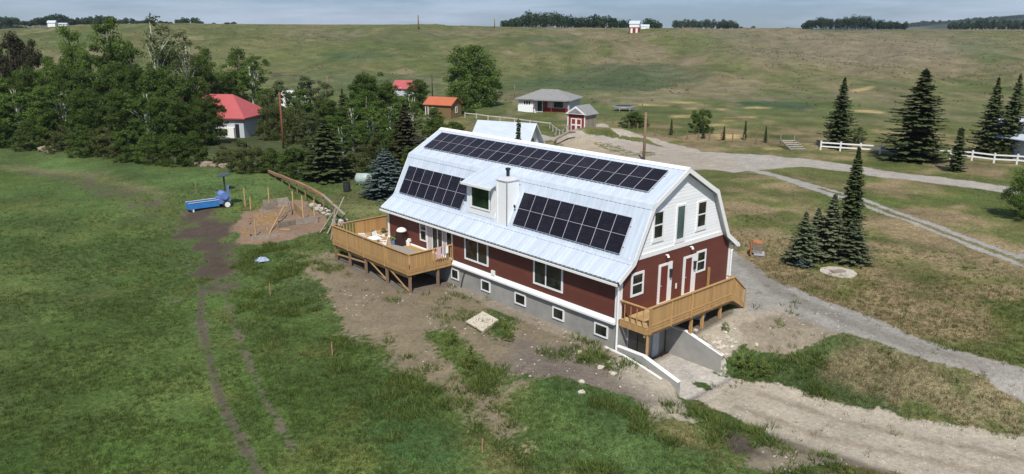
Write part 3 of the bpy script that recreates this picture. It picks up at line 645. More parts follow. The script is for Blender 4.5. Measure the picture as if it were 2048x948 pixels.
for seg in range(3):
    (x0, z0), (x1, z1) = PF[seg], PF[seg+1]; L_ = math.hypot(x1-x0, z1-z0); ang = math.atan2(z1-z0, x1-x0)
    m = MB(); ext = .06 if seg == 0 else .0
    m.box(-ext, L_-.006, .006, SW-.006, .004, .014)
    for r in (.0, .333, .667):
        y = .03+r*SW; m.prism([(y, .014), (y+.012, .056), (y+.042, .056), (y+.054, .014)], 0, -ext, L_-.006)
    me = m.mesh('roof_sheet', M_ROOF)
    for i in range(NSH):
        y0 = YN+i*SW
        inst('roof_sheet', me, house, wloc(house, (x0, y0, z0)), (0, -ang, 0))
        inst('roof_sheet', me, house, wloc(house, (W-x0, y0+SW, z0)), (0, -ang, math.pi))
rp = PF[3]
MB().prism([(rp[0]-.24, rp[1]-.075), (rp[0], rp[1]+.065), (rp[0]+.24, rp[1]-.075), (rp[0]+.24, rp[1]-.09), (rp[0], rp[1]+.05), (rp[0]-.24, rp[1]-.09)], 1, YN-.05, YF+.05).build('ridge_cap', M_TRIM, house)
for xs in (1, -1):
    for (px, pz), a0, a1, w in ((PF[2], math.atan2(PF[2][1]-PF[1][1], PF[2][0]-PF[1][0]), math.atan2(PF[3][1]-PF[2][1], PF[3][0]-PF[2][0]), .22), (PF[1], math.atan2(PF[1][1]-PF[0][1], PF[1][0]-PF[0][0]), math.atan2(PF[2][1]-PF[1][1], PF[2][0]-PF[1][0]), .16)):
        q = [(px-w*math.cos(a0)-.045*math.sin(a0), pz-w*math.sin(a0)+.045*math.cos(a0)), (px-.03, pz+.055), (px+w*math.cos(a1)-.045*math.sin(a1), pz+w*math.sin(a1)+.045*math.cos(a1))]
        q = q + [(q[2][0]+.005, q[2][1]-.02), (q[1][0]+.01, q[1][1]-.02), (q[0][0]+.005, q[0][1]-.02)]
        if xs < 0: q = [mir(p) for p in q][::-1]
        MB().prism(q, 1, YN-.04, YF+.04).build('roof_flashing', M_ROOF, house)
# --- solar panels: part > cell_sheet sub-parts
def slope_xf(seg, s, off):
    (x0, z0), (x1, z1) = PF[seg], PF[seg+1]; ang = math.atan2(z1-z0, x1-x0)
    return (x0+s*math.cos(ang)-off*math.sin(ang), z0+s*math.sin(ang)+off*math.cos(ang)), ang
def panels(n, y0, y1, seg, s0, s1):
    w = (y1-y0)/n; (x, z), ang = slope_xf(seg, s0, .085); L_ = s1-s0
    fr = MB().box(0, L_, .008, w-.008, 0, .035); fme = fr.mesh('solar_panel', M_PFRAME)
    ca = MB().box(.014, L_/2-.009, .018, w-.018, .035, .040).mesh('cell_sheet', M_CELL); cb = MB().box(L_/2+.009, L_-.014, .018, w-.018, .035, .040).mesh('cell_sheet', M_CELL)
    rail = MB()
    for t in (.22, .78): rail.box(L_*t-.02, L_*t+.02, -.06, y1-y0+.06, -.055, -.002)
    r = inst('mounting_rail', rail.mesh('mounting_rail', M_PFRAME), house, wloc(house, (x, y0, z)), (0, -ang, 0))
    for i in range(n):
        p = inst('solar_panel', fme, house, wloc(house, (x, y0+i*w, z)), (0, -ang, 0)); inst('cell_sheet', ca, p); inst('cell_sheet', cb, p)
u0, u1 = .80, 2.66
panels(20, .58, 20.14, 2, u0, u1)
panels(7, 13.50, 20.30, 1, .24, 2.20); panels(8, .59, 8.62, 1, .24, 2.20)
# --- windows and doors
def ring(m, axis, c, u0, u1, z0, z1, t, d0, d1, sill=0.):
    """frame ring on a wall; axis 0: wall at x=c facing -x, axis 1: wall at y=c facing -y"""
    def bx(a0, a1, b0, b1):
        if axis == 0: m.box(c-d1, c-d0, a0, a1, b0, b1)
        else: m.box(a0, a1, c-d1, c-d0, b0, b1)
    bx(u0, u0+t, z0, z1); bx(u1-t, u1, z0, z1); bx(u0+t, u1-t, z1-t, z1); bx(u0+t, u1-t, z0, z0+t)
    return bx
def window(parent, axis, c, u0, u1, z0, z1, t=.09, glass=M_GLASS, mull=(), hm=False, sillw=0., name='window', d1=.062):
    m = MB(); bx = ring(m, axis, c, u0, u1, z0, z1, t, .0, d1)
    if sillw: bx(u0-.04, u1+.04, z0-sillw, z0-.003)
    o = m.build(name, M_TRIM, parent)
    cuts = [u0+t]+[q for q in mull for _ in (0,)]+[u1-t]; zs = [(z0+t, z1-t)] if not hm else [(z0+t, (z0+z1)/2-.035), ((z0+z1)/2+.035, z1-t)]
    s = MB()
    def bs(a0, a1, b0, b1, e0, e1, mm):
        if axis == 0: mm.box(c-e1, c-e0, a0, a1, b0, b1)
        else: mm.box(a0, a1, c-e1, c-e0, b0, b1)
    any_ = False
    for q in mull: bs(q-.04, q+.04, z0+t, z1-t, .0, .052, s); any_ = True
    if hm: bs(u0+t, u1-t, zs[0][1], zs[1][0], .0, .05, s); any_ = True
    if any_: s.build('sash_bar', M_TRIM, o)
    for za, zb in zs:
        for k in range(len(cuts)-1):
            a = cuts[k]+(.04 if k else 0); b = cuts[k+1]-(.04 if k < len(cuts)-2 else 0)
            g = MB(); bs(a, b, za, zb, .034, .038, g); g.build('pane', glass, o)
    return o
G0 = 0.0
window(house, 1, G0, 2.47, 3.34, 3.62, 5.15, .10, M_GLASS, hm=True, sillw=.13)
window(house, 1, G0, 4.38, 5.20, 3.22, 5.18, .10, M_GLASSG, sillw=.10)
window(house, 1, G0, 6.22, 7.12, 3.58, 5.12, .10, M_GLASS, hm=True, sillw=.13)
window(house, 1, G0, .93, 1.93, .93, 2.18, .12, M_GLASS, hm=True)
window(house, 1, G0, 6.47, 7.36, 1.03, 2.27, .11, M_GLASS, hm=True)
window(house, 0, 0., 9.94, 12.18, .36, 1.98, .11, M_GLASS, mull=(10.92,)); window(house, 0, 0., 3.78, 6.06, .35, 1.99, .11, M_GLASS, mull=(5.08,))
for u0_, u1_ in ((12.86, 13.62), (9.82, 10.66), (6.70, 7.62), (3.67, 4.54), (.56, 1.48)): window(house, 0, .03, u0_, u1_, -1.25, -.56, .08, M_GLASS, name='basement_window')
def door(u0, u1, leaf0, leaf1, ztop=2.19):
    m = MB(); m.box(u0, leaf0, -.065, .0, .0, ztop); m.box(leaf1, u1, -.065, .0, .0, ztop); m.box(leaf0, leaf1, -.065, .0, ztop-.13, ztop); m.box(leaf0, leaf1, -.07, .0, -.0, .05)
    o = m.build('door_frame', M_TRIM, house)
    MB().box(leaf0, leaf1, -.036, .0, .05, ztop-.13).build('door', M_RED2, o)
    MB().blob((leaf0+.07, -.07, 1.0), (.03, .035, .03), 1, 6, 4, 0).build('handle', M_PFRAME, o)
    q = MB(); q.box((leaf1+u1)/2-.07, (leaf1+u1)/2+.05, -.18, -.066, 1.35, 1.75); q.prism([((leaf1+u1)/2-.1, -.2), ((leaf1+u1)/2+.08, -.2), ((leaf1+u1)/2+.08, -.07), ((leaf1+u1)/2-.1, -.07)], 2, 1.752, 1.80); q.build('wall_lantern', M_DARK, house)
door(3.14, 4.28, 3.30, 3.93); door(5.28, 6.44, 5.46, 6.05)
for x, z in ((3.72, 2.62), (5.85, 2.66)):
    m = MB(); m.tube([(x, -.03, z), (x, -.14, z+.02), (x-.02, -.2, z-.1)], [.05, .05, .075], 8); m.build('floodlight', M_PLASTIC, house)
MB().box(4.68, 4.78, -.06, -.03, .55, .85).build('outlet_box', M_PLASTIC, house); MB().box(-.11, -.03, 9.32, 9.62, -.02, .26).build('vent_hood', M_PLASTIC, house)
MB().tube([(-.02, 12.15, -.42), (-.08, 12.2, -.55), (-.06, 12.45, -1.1), (-.05, 12.6, -1.6)], .028, 6).build('drain_hose', M_DARK, house)
# patio doors at the deck
m = MB(); ring(m, 0, 0., 16.14, 16.9, .55, 1.98, .10, 0, .06); sw = m.build('window', M_TRIM, house)
s = MB().box(-.05, .0, 16.24, 16.8, 1.24, 1.31); s.build('sash_bar', M_TRIM, sw)
MB().box(-.038, -.034, 16.24, 16.8, .65, 1.24).build('pane', M_GLASS, sw); MB().box(-.038, -.034, 16.24, 16.8, 1.31, 1.88).build('pane', M_GLASS, sw)
m = MB(); ring(m, 0, 0., 13.38, 16.13, .03, 2.04, .09, 0, .07); pd = m.build('patio_door', M_TRIM, house)
s = MB()
for y in (14.0, 14.42, 14.93, 15.50): s.box(-.064, .0, y-.035, y+.035, .12, 1.95)
s.build('door_stile', M_TRIM, pd)
for a, b, mt in ((13.47, 13.965, M_GLASS), (14.035, 14.385, M_CURT), (14.455, 14.895, M_GLASS), (14.965, 15.465, M_GLASS), (15.535, 16.04, M_CURT)):
    MB().box(-.040, -.034, a, b, .12, 1.95).build('pane', mt, pd, label='sheer curtain behind the glass' if mt is M_CURT else None)
# walkout basement openings under the side deck
m = MB(); ring(m, 1, .03, .85, 2.62, -2.93, -.75, .05, 0, .06); bo = m.build('basement_door', M_PFRAME, house, label='dark glazed basement door')
MB().box(.90, 2.57, -.012, -.002, -2.88, -.80).build('pane', M_GLASS, bo); MB().box(1.70, 1.76, -.03, -.013, -2.88, -.80).build('door_stile', M_DARK, bo)
MB().box(2.95, 3.50, -.055, .03, -2.93, -.95).build('door_casing', M_GREYW, house)
# dormer and chimney chase
dor = MB(); x0 = .80
dor.prism([(.62, 3.0), (.80, 3.0), (.80, 4.98), (2.2, 5.42), (2.2, 5.3), (1.9, 5.2)], 1, 10.35, 12.85)
# closed dormer box
d = MB(); d.prism([(.80, 3.05), (.80, 4.95), (2.35, 5.55), (2.0, 5.1), (1.0, 3.1)], 1, 10.37, 12.83); dm = d.build('dormer', M_WHITE, house)
d = MB(); d.box(.74, .80, 10.33, 10.62, 3.08, 4.92); d.box(.74, .80, 12.55, 12.87, 3.08, 4.92); d.box(.74, .80, 10.62, 12.55, 3.08, 3.42); d.box(.735, .80, 10.62, 12.55, 4.80, 4.93); d.build('trim_board', M_TRIM, dm)
w_ = MB(); w_.box(.70, .74, 10.66, 10.76, 3.46, 4.80); w_.box(.70, .74, 12.38, 12.50, 3.46, 4.80); w_.box(.70, .74, 10.76, 12.38, 3.46, 3.56); w_.build('window_frame', M_TRIM, dm)
MB().box(.755, .80, 10.70, 12.45, 3.50, 4.82).build('pane', M_GLASSD, dm)
r = MB(); r.prism([(.36, 4.92), (.36, 4.99), (2.22, 5.70), (2.22, 5.62)], 1, 10.20, 12.98); dr = r.build('dormer_roof', M_ROOF, house)
r = MB()
for k in range(10):
    y = 10.28+k*.29; r.bar((.38, y, 5.012), (2.2, y, 5.707), .03, .03)
r.build('rib', M_ROOF, dr)
r = MB(); r.prism([(.33, 4.86), (.33, 5.0), (.36, 5.012), (.36, 4.86)], 1, 10.18, 13.0); r.build('fascia', M_TRIM, dr)
c = MB(); c.prism([(.66, 2.86), (.66, 5.52), (1.62, 5.52), (1.62, 4.72), (.8, 3.05)], 1, 9.08, 9.98); ch = c.build('chimney_chase', M_WHITE, house)
c = MB(); c.box(.63, .66, 9.05, 9.16, 2.9, 5.50); c.box(.63, .66, 9.90, 10.01, 2.9, 5.50); c.box(.63, .72, 9.05, 9.08, 2.9, 5.50); c.build('corner_board', M_TRIM, ch)
c = MB(); b0 = len(c.v); X0, X1, Y0, Y1 = .61, 1.67, 9.03, 10.03
c.v += [(X0, Y0, 5.52), (X1, Y0, 5.52), (X1, Y1, 5.52), (X0, Y1, 5.52), (X0, Y0, 5.56), (X1, Y0, 5.56), (X1, Y1, 5.56), (X0, Y1, 5.56), (1.0, 9.4, 5.74), (1.28, 9.4, 5.74), (1.28, 9.66, 5.74), (1.0, 9.66, 5.74)]
c.f += [[0, 3, 2, 1], [0, 1, 5, 4], [1, 2, 6, 5], [2, 3, 7, 6], [3, 0, 4, 7], [4, 5, 9, 8], [5, 6, 10, 9], [6, 7, 11, 10], [7, 4, 8, 11], [8, 9, 10, 11]]; c.build('chase_cap', M_PFRAME, ch)
MB().tube([(1.14, 9.53, 5.70), (1.14, 9.53, 6.14)], .10, 12).tube([(1.14, 9.53, 6.10), (1.14, 9.53, 6.22)], .15, 12).build('stove_pipe', M_DARK, ch)
MB().tube([(1.05, 8.82, 4.0), (1.0, 8.82, 4.16)], .06, 8).build('roof_vent', M_DARK, house)

# ------------------------------------------------------------------ railings
def pickets(parent, p, q, z0, z1, wd=.135, gap=.010, th=.025, skip=None):
    p = Vector(p); q = Vector(q); L_ = (q-p).length; d = (q-p)/L_; n = max(1, round(L_/(wd+gap))); w = L_/n-gap; ang = math.atan2(d.y, d.x)
    me = MB().box(0, w, -th/2, th/2, 0, z1-z0).mesh('railing_board', M_WOOD)
    for i in range(n):
        if skip and not skip(i, n): continue
        s = p+d*(i*(w+gap)+gap/2); inst('railing_board', me, parent, wloc(parent, (s.x, s.y, z0+.006*((i*7) % 3-1))), (0, 0, ang))
def caprail(parent, p, q, z, w=.14, h=.038): MB().bar((*p, z), (*q, z), w, h).build('top_rail', M_WOOD, parent)
# rear deck
deck = thing('deck', 'long raised wooden deck with board railing at the far end of the house', 'deck', (-1.7, 17.8, -1.6), worldco=True)
DX, DY0, DY1 = -3.30, 13.42, 22.60
nb = 23; wb = (-.04-DX-.03)/nb
for i in range(nb):
    x = DX+.02+i*wb; y0 = DY0+.02; y1 = 20.74 if False else DY1-.02
    cut = 17.2+((i*37) % 5-2)*.0
    for a, b in ((y0, 18.03), (18.04, y1)):
        MB().box(x, x+wb-.008, a, b, -.032, 0).build('deck_board', M_WOODF, deck)
for i in range(7): MB().box(.0+i*.145, .0+i*.145+.137, 20.80, DY1-.02, -.032, 0).build('deck_board', M_WOODF, deck)
MB().box(DX-.04, DX, DY0-.04, DY1+.04, -.16, -.04).build('rim_joist', M_WOOD, deck); MB().box(DX-.04, DX, DY0-.04, DY1+.04, -.34, -.19).build('rim_joist', M_WOOD, deck)
MB().box(DX, -.17, DY0-.04, DY0, -.16, -.04).build('rim_joist', M_WOOD, deck); MB().box(DX, -.17, DY0-.04, DY0, -.34, -.19).build('rim_joist', M_WOOD, deck); MB().box(DX, 1.05, DY1, DY1+.04, -.33, -.04).build('rim_joist', M_WOOD, deck)
MB().box(DX+.12, DX+.20, DY0+.05, DY1-.05, -.62, -.34).build('beam', M_WOOD, deck)
for i in range(22): MB().box(DX+.01, -.2, DY0+.25+i*.41, DY0+.29+i*.41, -.30, -.036).build('joist', M_WOODG, deck)
PY = [13.52, 16.05, 18.55, 20.6, 22.45]
for y in PY:
    MB().box(DX+.03, DX+.17, y-.07, y+.07, gz(DX, y)-.2, -.335).build('post', M_POLE, deck)
    MB().box(DX-.07, DX-.03 - .003, y-.055, y+.055, -.36, 1.0).build('railing_post', M_WOOD, deck)
for y in (13.52, 16.05, 18.55): MB().box(-1.2, -1.06, y-.07, y+.07, gz(-1.1, y)-.2, -.335).build('post', M_POLE, deck)
MB().bar((DX+.1, 13.6, -1.45), (DX+.1, 15.95, -.4), .04, .09).build('brace', M_WOOD, deck); MB().bar((DX+.1, 18.6, -.75), (DX+.1, 22.3, -1.0), .04, .09).build('brace', M_WOOD, deck); MB().bar((DX+.1, 16.1, -1.3), (DX+.1, 18.4, -.4), .04, .09).build('brace', M_WOOD, deck)
pickets(deck, (DX-.012, DY0, 0), (DX-.012, DY1, 0), .05, .97)
caprail(deck, (DX-.02, DY0-.09), (DX-.02, DY1+.09), 1.0)
MB().box(DX-.045, DX+.015, DY0, DY1, -.03, .045).build('bottom_rail', M_WOOD, deck)
pickets(deck, (DX+.05, DY0-.012, 0), (-1.55, DY0-.012, 0), .05, .97)
pickets(deck, (-1.40, DY0-.012, 0), (-.12, DY0-.012, 0), .05, .97, wd=.05, gap=.11)
caprail(deck, (DX+.05, DY0-.02), (-.04, DY0-.02), 1.0); MB().box(DX+.03, -.06, DY0-.045, DY0+.015, -.03, .045).build('bottom_rail', M_WOOD, deck)
for x in (-1.48, -.09): MB().box(x-.045, x+.045, DY0-.09, DY0-.047, -.35, 1.0).build('railing_post', M_WOOD, deck)
pickets(deck, (DX+.05, DY1+.012, 0), (-1.6, DY1+.012, 0), .05, .97, wd=.09, gap=.16); pickets(deck, (-1.55, DY1+.012, 0), (1.05, DY1+.012, 0), .05, .97)
caprail(deck, (DX+.05, DY1+.02), (1.05, DY1+.02), 1.0); MB().box(DX+.03, 1.05, DY1-.015, DY1+.045, -.03, .045).build('bottom_rail', M_WOOD, deck)
# side deck
sd = thing('deck', 'narrow wooden porch deck with stairs along the gable end of the house', 'deck', (3.9, -.9, -1.3), worldco=True)
SX0, SX1, SY = .14, 7.62, -1.72
for i in range(12):
    y = -.075-i*.1375; MB().box(SX0+.03, SX1, y-.13, y, -.032, 0).build('deck_board', M_WOODF, sd)
MB().box(SX0, SX1, SY-.04, SY, -.15, -.04).build('rim_joist', M_WOOD, sd); MB().box(SX0, SX1, SY-.04, SY, -.34, -.18).build('rim_joist', M_WOOD, sd); MB().box(SX0-.04, SX0, SY-.04, -.07, -.34, -.04).build('rim_joist', M_WOOD, sd); MB().box(SX1, SX1+.04, SY-.04, -.07, -.34, -.04).build('rim_joist', M_WOOD, sd)
MB().box(SX0, SX1, SY+.06, SY+.14, -.52, -.345).build('beam', M_WOOD, sd)
for i in range(18): MB().box(SX0+.2+i*.41, SX0+.24+i*.41, SY+.01, -.08, -.28, -.036).build('joist', M_WOODG, sd)
MB().box(.27, .42, SY-.0, SY+.055, -3.0, -.345).build('post', M_WOOD, sd)
MB().box(.27, .42, SY-.12, SY-.045, -.36, 1.0).build('railing_post', M_WOOD, sd)
MB().box(4.12, 4.26, SY+.145, SY+.28, -1.62, -.36).build('post', M_WOOD, sd)
for x in (5.2, 6.85): MB().box(x-.07, x+.07, SY+.145, SY+.28, gz(x, SY)-.3, -.06 - .3).build('post', M_WOOD, sd)
for x in (2.05, 3.75, 5.6, 7.52): MB().box(x-.045, x+.045, SY-.09, SY-.045, -.36, .975).build('railing_post', M_WOOD, sd)
pickets(sd, (.45, SY-.022, 0), (SX1, SY-.022, 0), .08, .97); caprail(sd, (.16, SY-.03), (SX1+.06, SY-.03), 1.0)
MB().box(.45, SX1, SY-.055, SY-.037, -.0, .09).build('bottom_rail', M_WOOD, sd)
pickets(sd, (SX0+.01, -.15, 0), (SX0+.01, SY+.02, 0), .08, .97, wd=.04, gap=.34); caprail(sd, (SX0, -.08), (SX0, SY+.04), 1.0)
MB().box(SX1-.06, SX1+.03, -.20, -.08, .01, 1.15).build('railing_post', M_WOOD, sd)
MB().box(SX1+.0, SX1+.05, SY-.0, SY+.5, .9, .98).build('top_rail', M_WOOD, sd)
# stairs down to the right
gzs = gz(9.2, -1.2); ns = 6; rise = (0-gzs)/ns; run = .225
for i in range(ns-1): MB().box(SX1+.05+i*run, SX1+.05+(i+1)*run+.02, SY+.04, -.25, -rise*(i+1)-.035, -rise*(i+1)).build('stair_tread', M_WOODF, sd)
for y in (SY, -.22): MB().prism([(SX1+.04, -.02), (SX1+.04, -.36), (SX1+.04+ns*run, gzs-.05), (SX1+.04+ns*run, gzs+.22)], 1, y-.02, y+.02).build('stringer', M_WOOD, sd)
e = (SX1+.02+ns*run-.15, SY-.03); MB().box(e[0]-.045, e[0]+.045, SY-.09, SY-.0455, gzs-.1, gzs+1.15).build('railing_post', M_WOOD, sd)
MB().bar((SX1+.0, SY-.03, 1.0), (e[0], SY-.03, gzs+1.15), .13, .04).build('handrail', M_WOOD, sd)
for i in range(9):
    x = SX1+.06+i*.148; t = (x-SX1)/(e[0]-SX1); zt = 1.0+(gzs+1.15-1.0)*t-.04
    if x < e[0]-.14: MB().box(x, x+.138, SY-.034, SY-.024, zt-.95, zt).build('railing_board', M_WOOD, sd)
# wing walls of the walkout
def wing(x0, x1, prof, label):
    t = thing('retaining_wall', label, 'retaining wall', ((x0+x1)/2, -2, -2.95), worldco=True, group='wing walls beside the walkout')
    MB().prism(prof+[(prof[-1][0], -3.2), (prof[0][0], -3.2)], 0, x0, x1).build('wall_body', M_CONC2, t)
    for (ya, za), (yb, zb) in zip(prof[:-1], prof[1:]): MB().prism([(ya, za+.002), (yb-.02, zb+.002), (yb-.02, zb+.035), (ya, za+.035)], 0, x0-.015, x1+.015).build('coping', M_TRIM, t)
wing(-.08, .14, [(-.06, -1.42), (-1.75, -1.40), (-3.88, -2.02)], 'left concrete wing wall near the front corner post, sloping to the sunken path')
wing(4.08, 4.30, [(-.06, -1.40), (-1.25, -1.38), (-3.52, -2.02)], 'right concrete wing wall with white top, half in the shade of the porch')
bs = MB()
P_ = [(-.30, .45), (-.34, -.8), (-.36, -2.0), (-.40, -3.2)]
for (xa, ya), (xb, yb) in zip(P_[:-1], P_[1:]): bs.bar((xa, ya, gz(xa, ya)+.06), (xb, yb, gz(xb, yb)+.06), .10, .07)
tag(bs.build('edging_strip', M_TRIM), 'white edging strip lying on the bank outside the left wing wall', 'edging')
# ------------------------------------------------------------------ farm buildings, fences, poles
RZ0 = YAW-math.pi/2
def put(name, label, cat, u, v=None, D=None, rz=0., group=None, dz=0.):
    x, y = G(u, v) if D is None else at(u, D)
    return thing(name, label, cat, (x, y, gz(x, y)+dz), RZ0+rz, group)
def wall_box(t, w, l, h, mat, zb=-.5, name='wall'): return MB().box(-w/2, w/2, -l/2, l/2, zb, h).build(name, mat, t)
def gable_roof(t, w, l, h, hr, mat, axis=0, ov=.35, th=.1, trim=None, wallmat=None):
    """axis 0: ridge along x"""
    a, b = (l, w) if axis == 0 else (w, l)
    for s in (-1, 1):
        k = hr/(a/2)
        pr_ = [(s*(a/2+ov), h-ov*k), (0, h+hr), (0, h+hr+th), (s*(a/2+ov), h-ov*k+th)]
        if s > 0: pr_ = pr_[::-1]
        MB().prism(pr_, axis, -b/2-ov, b/2+ov).build('roof', mat, t)
        if trim: MB().prism([(s*(a/2+ov), h-ov*k-.05), (0, h+hr-.05), (0, h+hr+th+.02), (s*(a/2+ov), h-ov*k+th+.02)][::1 if s < 0 else -1], axis, b/2+ov+.005, b/2+ov+.05).build('rake_board', trim, t)
    if wallmat: MB().prism([(-a/2, h), (0, h+hr-.02), (a/2, h)], axis, -b/2, b/2).build('gable_wall', wallmat, t)
def hip_roof(t, w, l, h, hr, ridge, mat, ov=.5):
    m = MB(); W2, L2 = w/2+ov, l/2+ov
    m.v = [(-W2, -L2, h), (W2, -L2, h), (W2, L2, h), (-W2, L2, h), (-ridge/2, 0, h+hr), (ridge/2, 0, h+hr), (-W2, -L2, h-.16), (W2, -L2, h-.16), (W2, L2, h-.16), (-W2, L2, h-.16)]
    m.f = [[0, 1, 5, 4], [1, 2, 5], [2, 3, 4, 5], [3, 0, 4], [6, 7, 1, 0], [7, 8, 2, 1], [8, 9, 3, 2], [9, 6, 0, 3], [9, 8, 7, 6]]; return m.build('roof', mat, t)
def lwin(t, x0, x1, z0, z1, y, fr=.1, mat=M_TRIM, g=M_GLASS, name='window', mull=0, side=0, d=.06):
    """window on the local front (-y, at y) or with side=1 on the local right (+x, at x=y)"""
    m = MB()
    def bx(mm, a0, a1, b0, b1, e0, e1):
        if side: mm.box(y+e0, y+e1, a0, a1, b0, b1)
        else: mm.box(a0, a1, y-e1, y-e0, b0, b1)
    bx(m, x0, x0+fr, z0, z1, 0, d); bx(m, x1-fr, x1, z0, z1, 0, d); bx(m, x0+fr, x1-fr, z0, z0+fr, 0, d); bx(m, x0+fr, x1-fr, z1-fr, z1, 0, d)
    for k in range(mull):
        c = x0+(x1-x0)*(k+1)/(mull+1); bx(m, c-.04, c+.04, z0+fr, z1-fr, 0, d-.01)
    o = m.build(name, mat, t); p = MB(); bx(p, x0+fr, x1-fr, z0+fr, z1-fr, .0, .02); p.build('pane', g, o); return o
# house with the coral red hip roof, left
t = put('house', 'white house with coral red metal roof half hidden behind the left trees', 'house', 425, D=115, rz=-.12)
wall_box(t, 14, 8, 2.9, M_GREYW); hip_roof(t, 14, 8, 2.9, 3.0, 7.5, M_REDROOF)
lwin(t, 2.9, 3.9, 1.6, 2.7, -4, .05, M_DARK); lwin(t, 2.4, 4.9, .1, 1.5, -4, .2, mull=2, d=.5); lwin(t, 5.7, 6.3, .0, 2.0, -4, .05, M_DARK, M_BLACK, name='door')
MB().box(4.9, 5.65, -4.45, -4.0, 0, 1.5).build('porch_panel', M_TRIM, t); MB().box(-5.5, -1.5, -4.6, -4.0, .3, 1.9).build('porch_panel', M_TRIM, t); MB().tube([(2.7, -3.6, 3.2), (2.7, -3.6, 3.7)], .1, 6).build('roof_vent', M_DARK, t)
# camper and pickup behind the trees
t = put('camper_trailer', 'white camper trailer parked behind the bushes left of the rust red pole', 'trailer', 592, D=156, rz=.1)
m = MB(); m.prism([(-2.7, .6), (-2.9, 1.6), (-2.6, 3.0), (2.6, 3.0), (2.9, 2.0), (2.7, .6)], 1, -1.2, 1.2); m.build('body', M_PLASTIC, t)
lwin(t, -1.9, -.9, 1.6, 2.3, -1.2, .05, M_DARK); lwin(t, .7, 1.9, 1.6, 2.3, -1.2, .05, M_DARK); lwin(t, -.4, .3, .7, 2.5, -1.2, .05, M_PFRAME, M_PLASTIC, name='door')
for x in (-.4, .5):
    for y in (-1.1, 1.1): MB().tube([(x, y-.1, .35), (x, y+.1, .35)], .35, 12).build('wheel', M_DARK, t)
t = put('pickup_truck', 'white pickup truck in front of the camper trailer behind the bushes', 'pickup truck', 583, D=150, rz=.25)
m = MB(); m.prism([(-2.6, .5), (-2.6, 1.0), (-1.5, 1.15), (2.6, 1.15), (2.6, .5)], 1, -.95, .95); m.build('body', M_PLASTIC, t)
m = MB(); m.prism([(-1.4, 1.15), (-.8, 1.75), (.6, 1.78), (.9, 1.15)], 1, -.85, .85); cb = m.build('cab', M_PLASTIC, t)
MB().prism([(-1.15, 1.2), (-.72, 1.66), (-.2, 1.66), (-.2, 1.2)], 1, -.87, .87).build('window', M_GLASS, cb); MB().prism([(-.1, 1.2), (-.1, 1.66), (.5, 1.66), (.7, 1.2)], 1, -.87, .87).build('window', M_GLASS, cb)
for x in (-1.7, 1.7):
    for y in (-.85, .85): MB().tube([(x, y-.12, .36), (x, y+.12, .36)], .36, 14).build('wheel', M_DARK, t)
# small red-roofed house beyond the trees
t = put('house', 'far cottage showing only its red roof between the trees', 'house', 818, D=176, rz=-.2)
wall_box(t, 6, 5, 1.7, M_GREYW); gable_roof(t, 6, 5, 1.7, 1.5, M_REDROOF, wallmat=M_GREYW); lwin(t, -2, -1, .9, 1.8, -2.5)
# cabin
t = put('cabin', 'small brown cabin with orange red metal roof and white window frames', 'cabin', 886, D=137, rz=-.42)
wall_box(t, 5.2, 4.0, 2.45, M_BROWNW); gable_roof(t, 5.2, 4.0, 2.45, 1.05, M_ORROOF, wallmat=M_BROWNW, ov=.3)
lwin(t, -1.2, -.45, .9, 1.9, -2.0, .14); lwin(t, -.3, .4, .9, 2.0, 2.6, .13, side=1); lwin(t, -2.5, -1.9, .1, 2.1, -2.0, .12, name='door')
for i in range(26): MB().box(-2.6+i*.2, -2.6+i*.2+.03, -2.03, -2.0, .0, 2.4).build('batten', M_BROWNW, t)
MB().box(-2.65, 2.65, -2.4, 2.4, -.5, .0).build('footing', M_CONC, t)
# grey hip-roof bungalow
t = put('house', 'pale bungalow with grey shingled hip roof and a red porch wall', 'house', 1098, D=150, rz=-.36)
wall_box(t, 10.2, 7.5, 2.5, M_GREYW); hip_roof(t, 10.2, 7.5, 2.5, 1.65, 3.4, M_SHING, .6)
MB().box(-5.1, -1.6, -4.1, -3.75, -.4, 1.25).build('lower_wall', M_WHITE, t); lwin(t, -4.1, -2.6, 1.3, 2.2, -3.75, .08, mull=2)
MB().box(-.1, .8, -3.8, -3.75, .1, 2.4).build('red_panel', M_TURQ, t); MB().box(-.1, 4.9, -3.8, -3.75, -.0, .95).build('red_panel', M_TURQ, t)
lwin(t, -1.3, -.2, .1, 2.3, -3.75, .08, name='door'); lwin(t, 2.0, 4.0, .95, 2.3, -3.8, .06); MB().box(-1.6, 5.2, -5.3, -3.82, -.25, .0).build('porch_floor', M_PINK, t)
for x in (-1.5, 2.0, 4.9): MB().box(x-.06, x+.06, -5.2, -5.08, 0, 2.35).build('porch_post', M_TURQ, t)
MB().box(-1.6, 5.1, -5.4, -3.75, 2.36, 2.45).build('porch_roof', M_SHING, t)
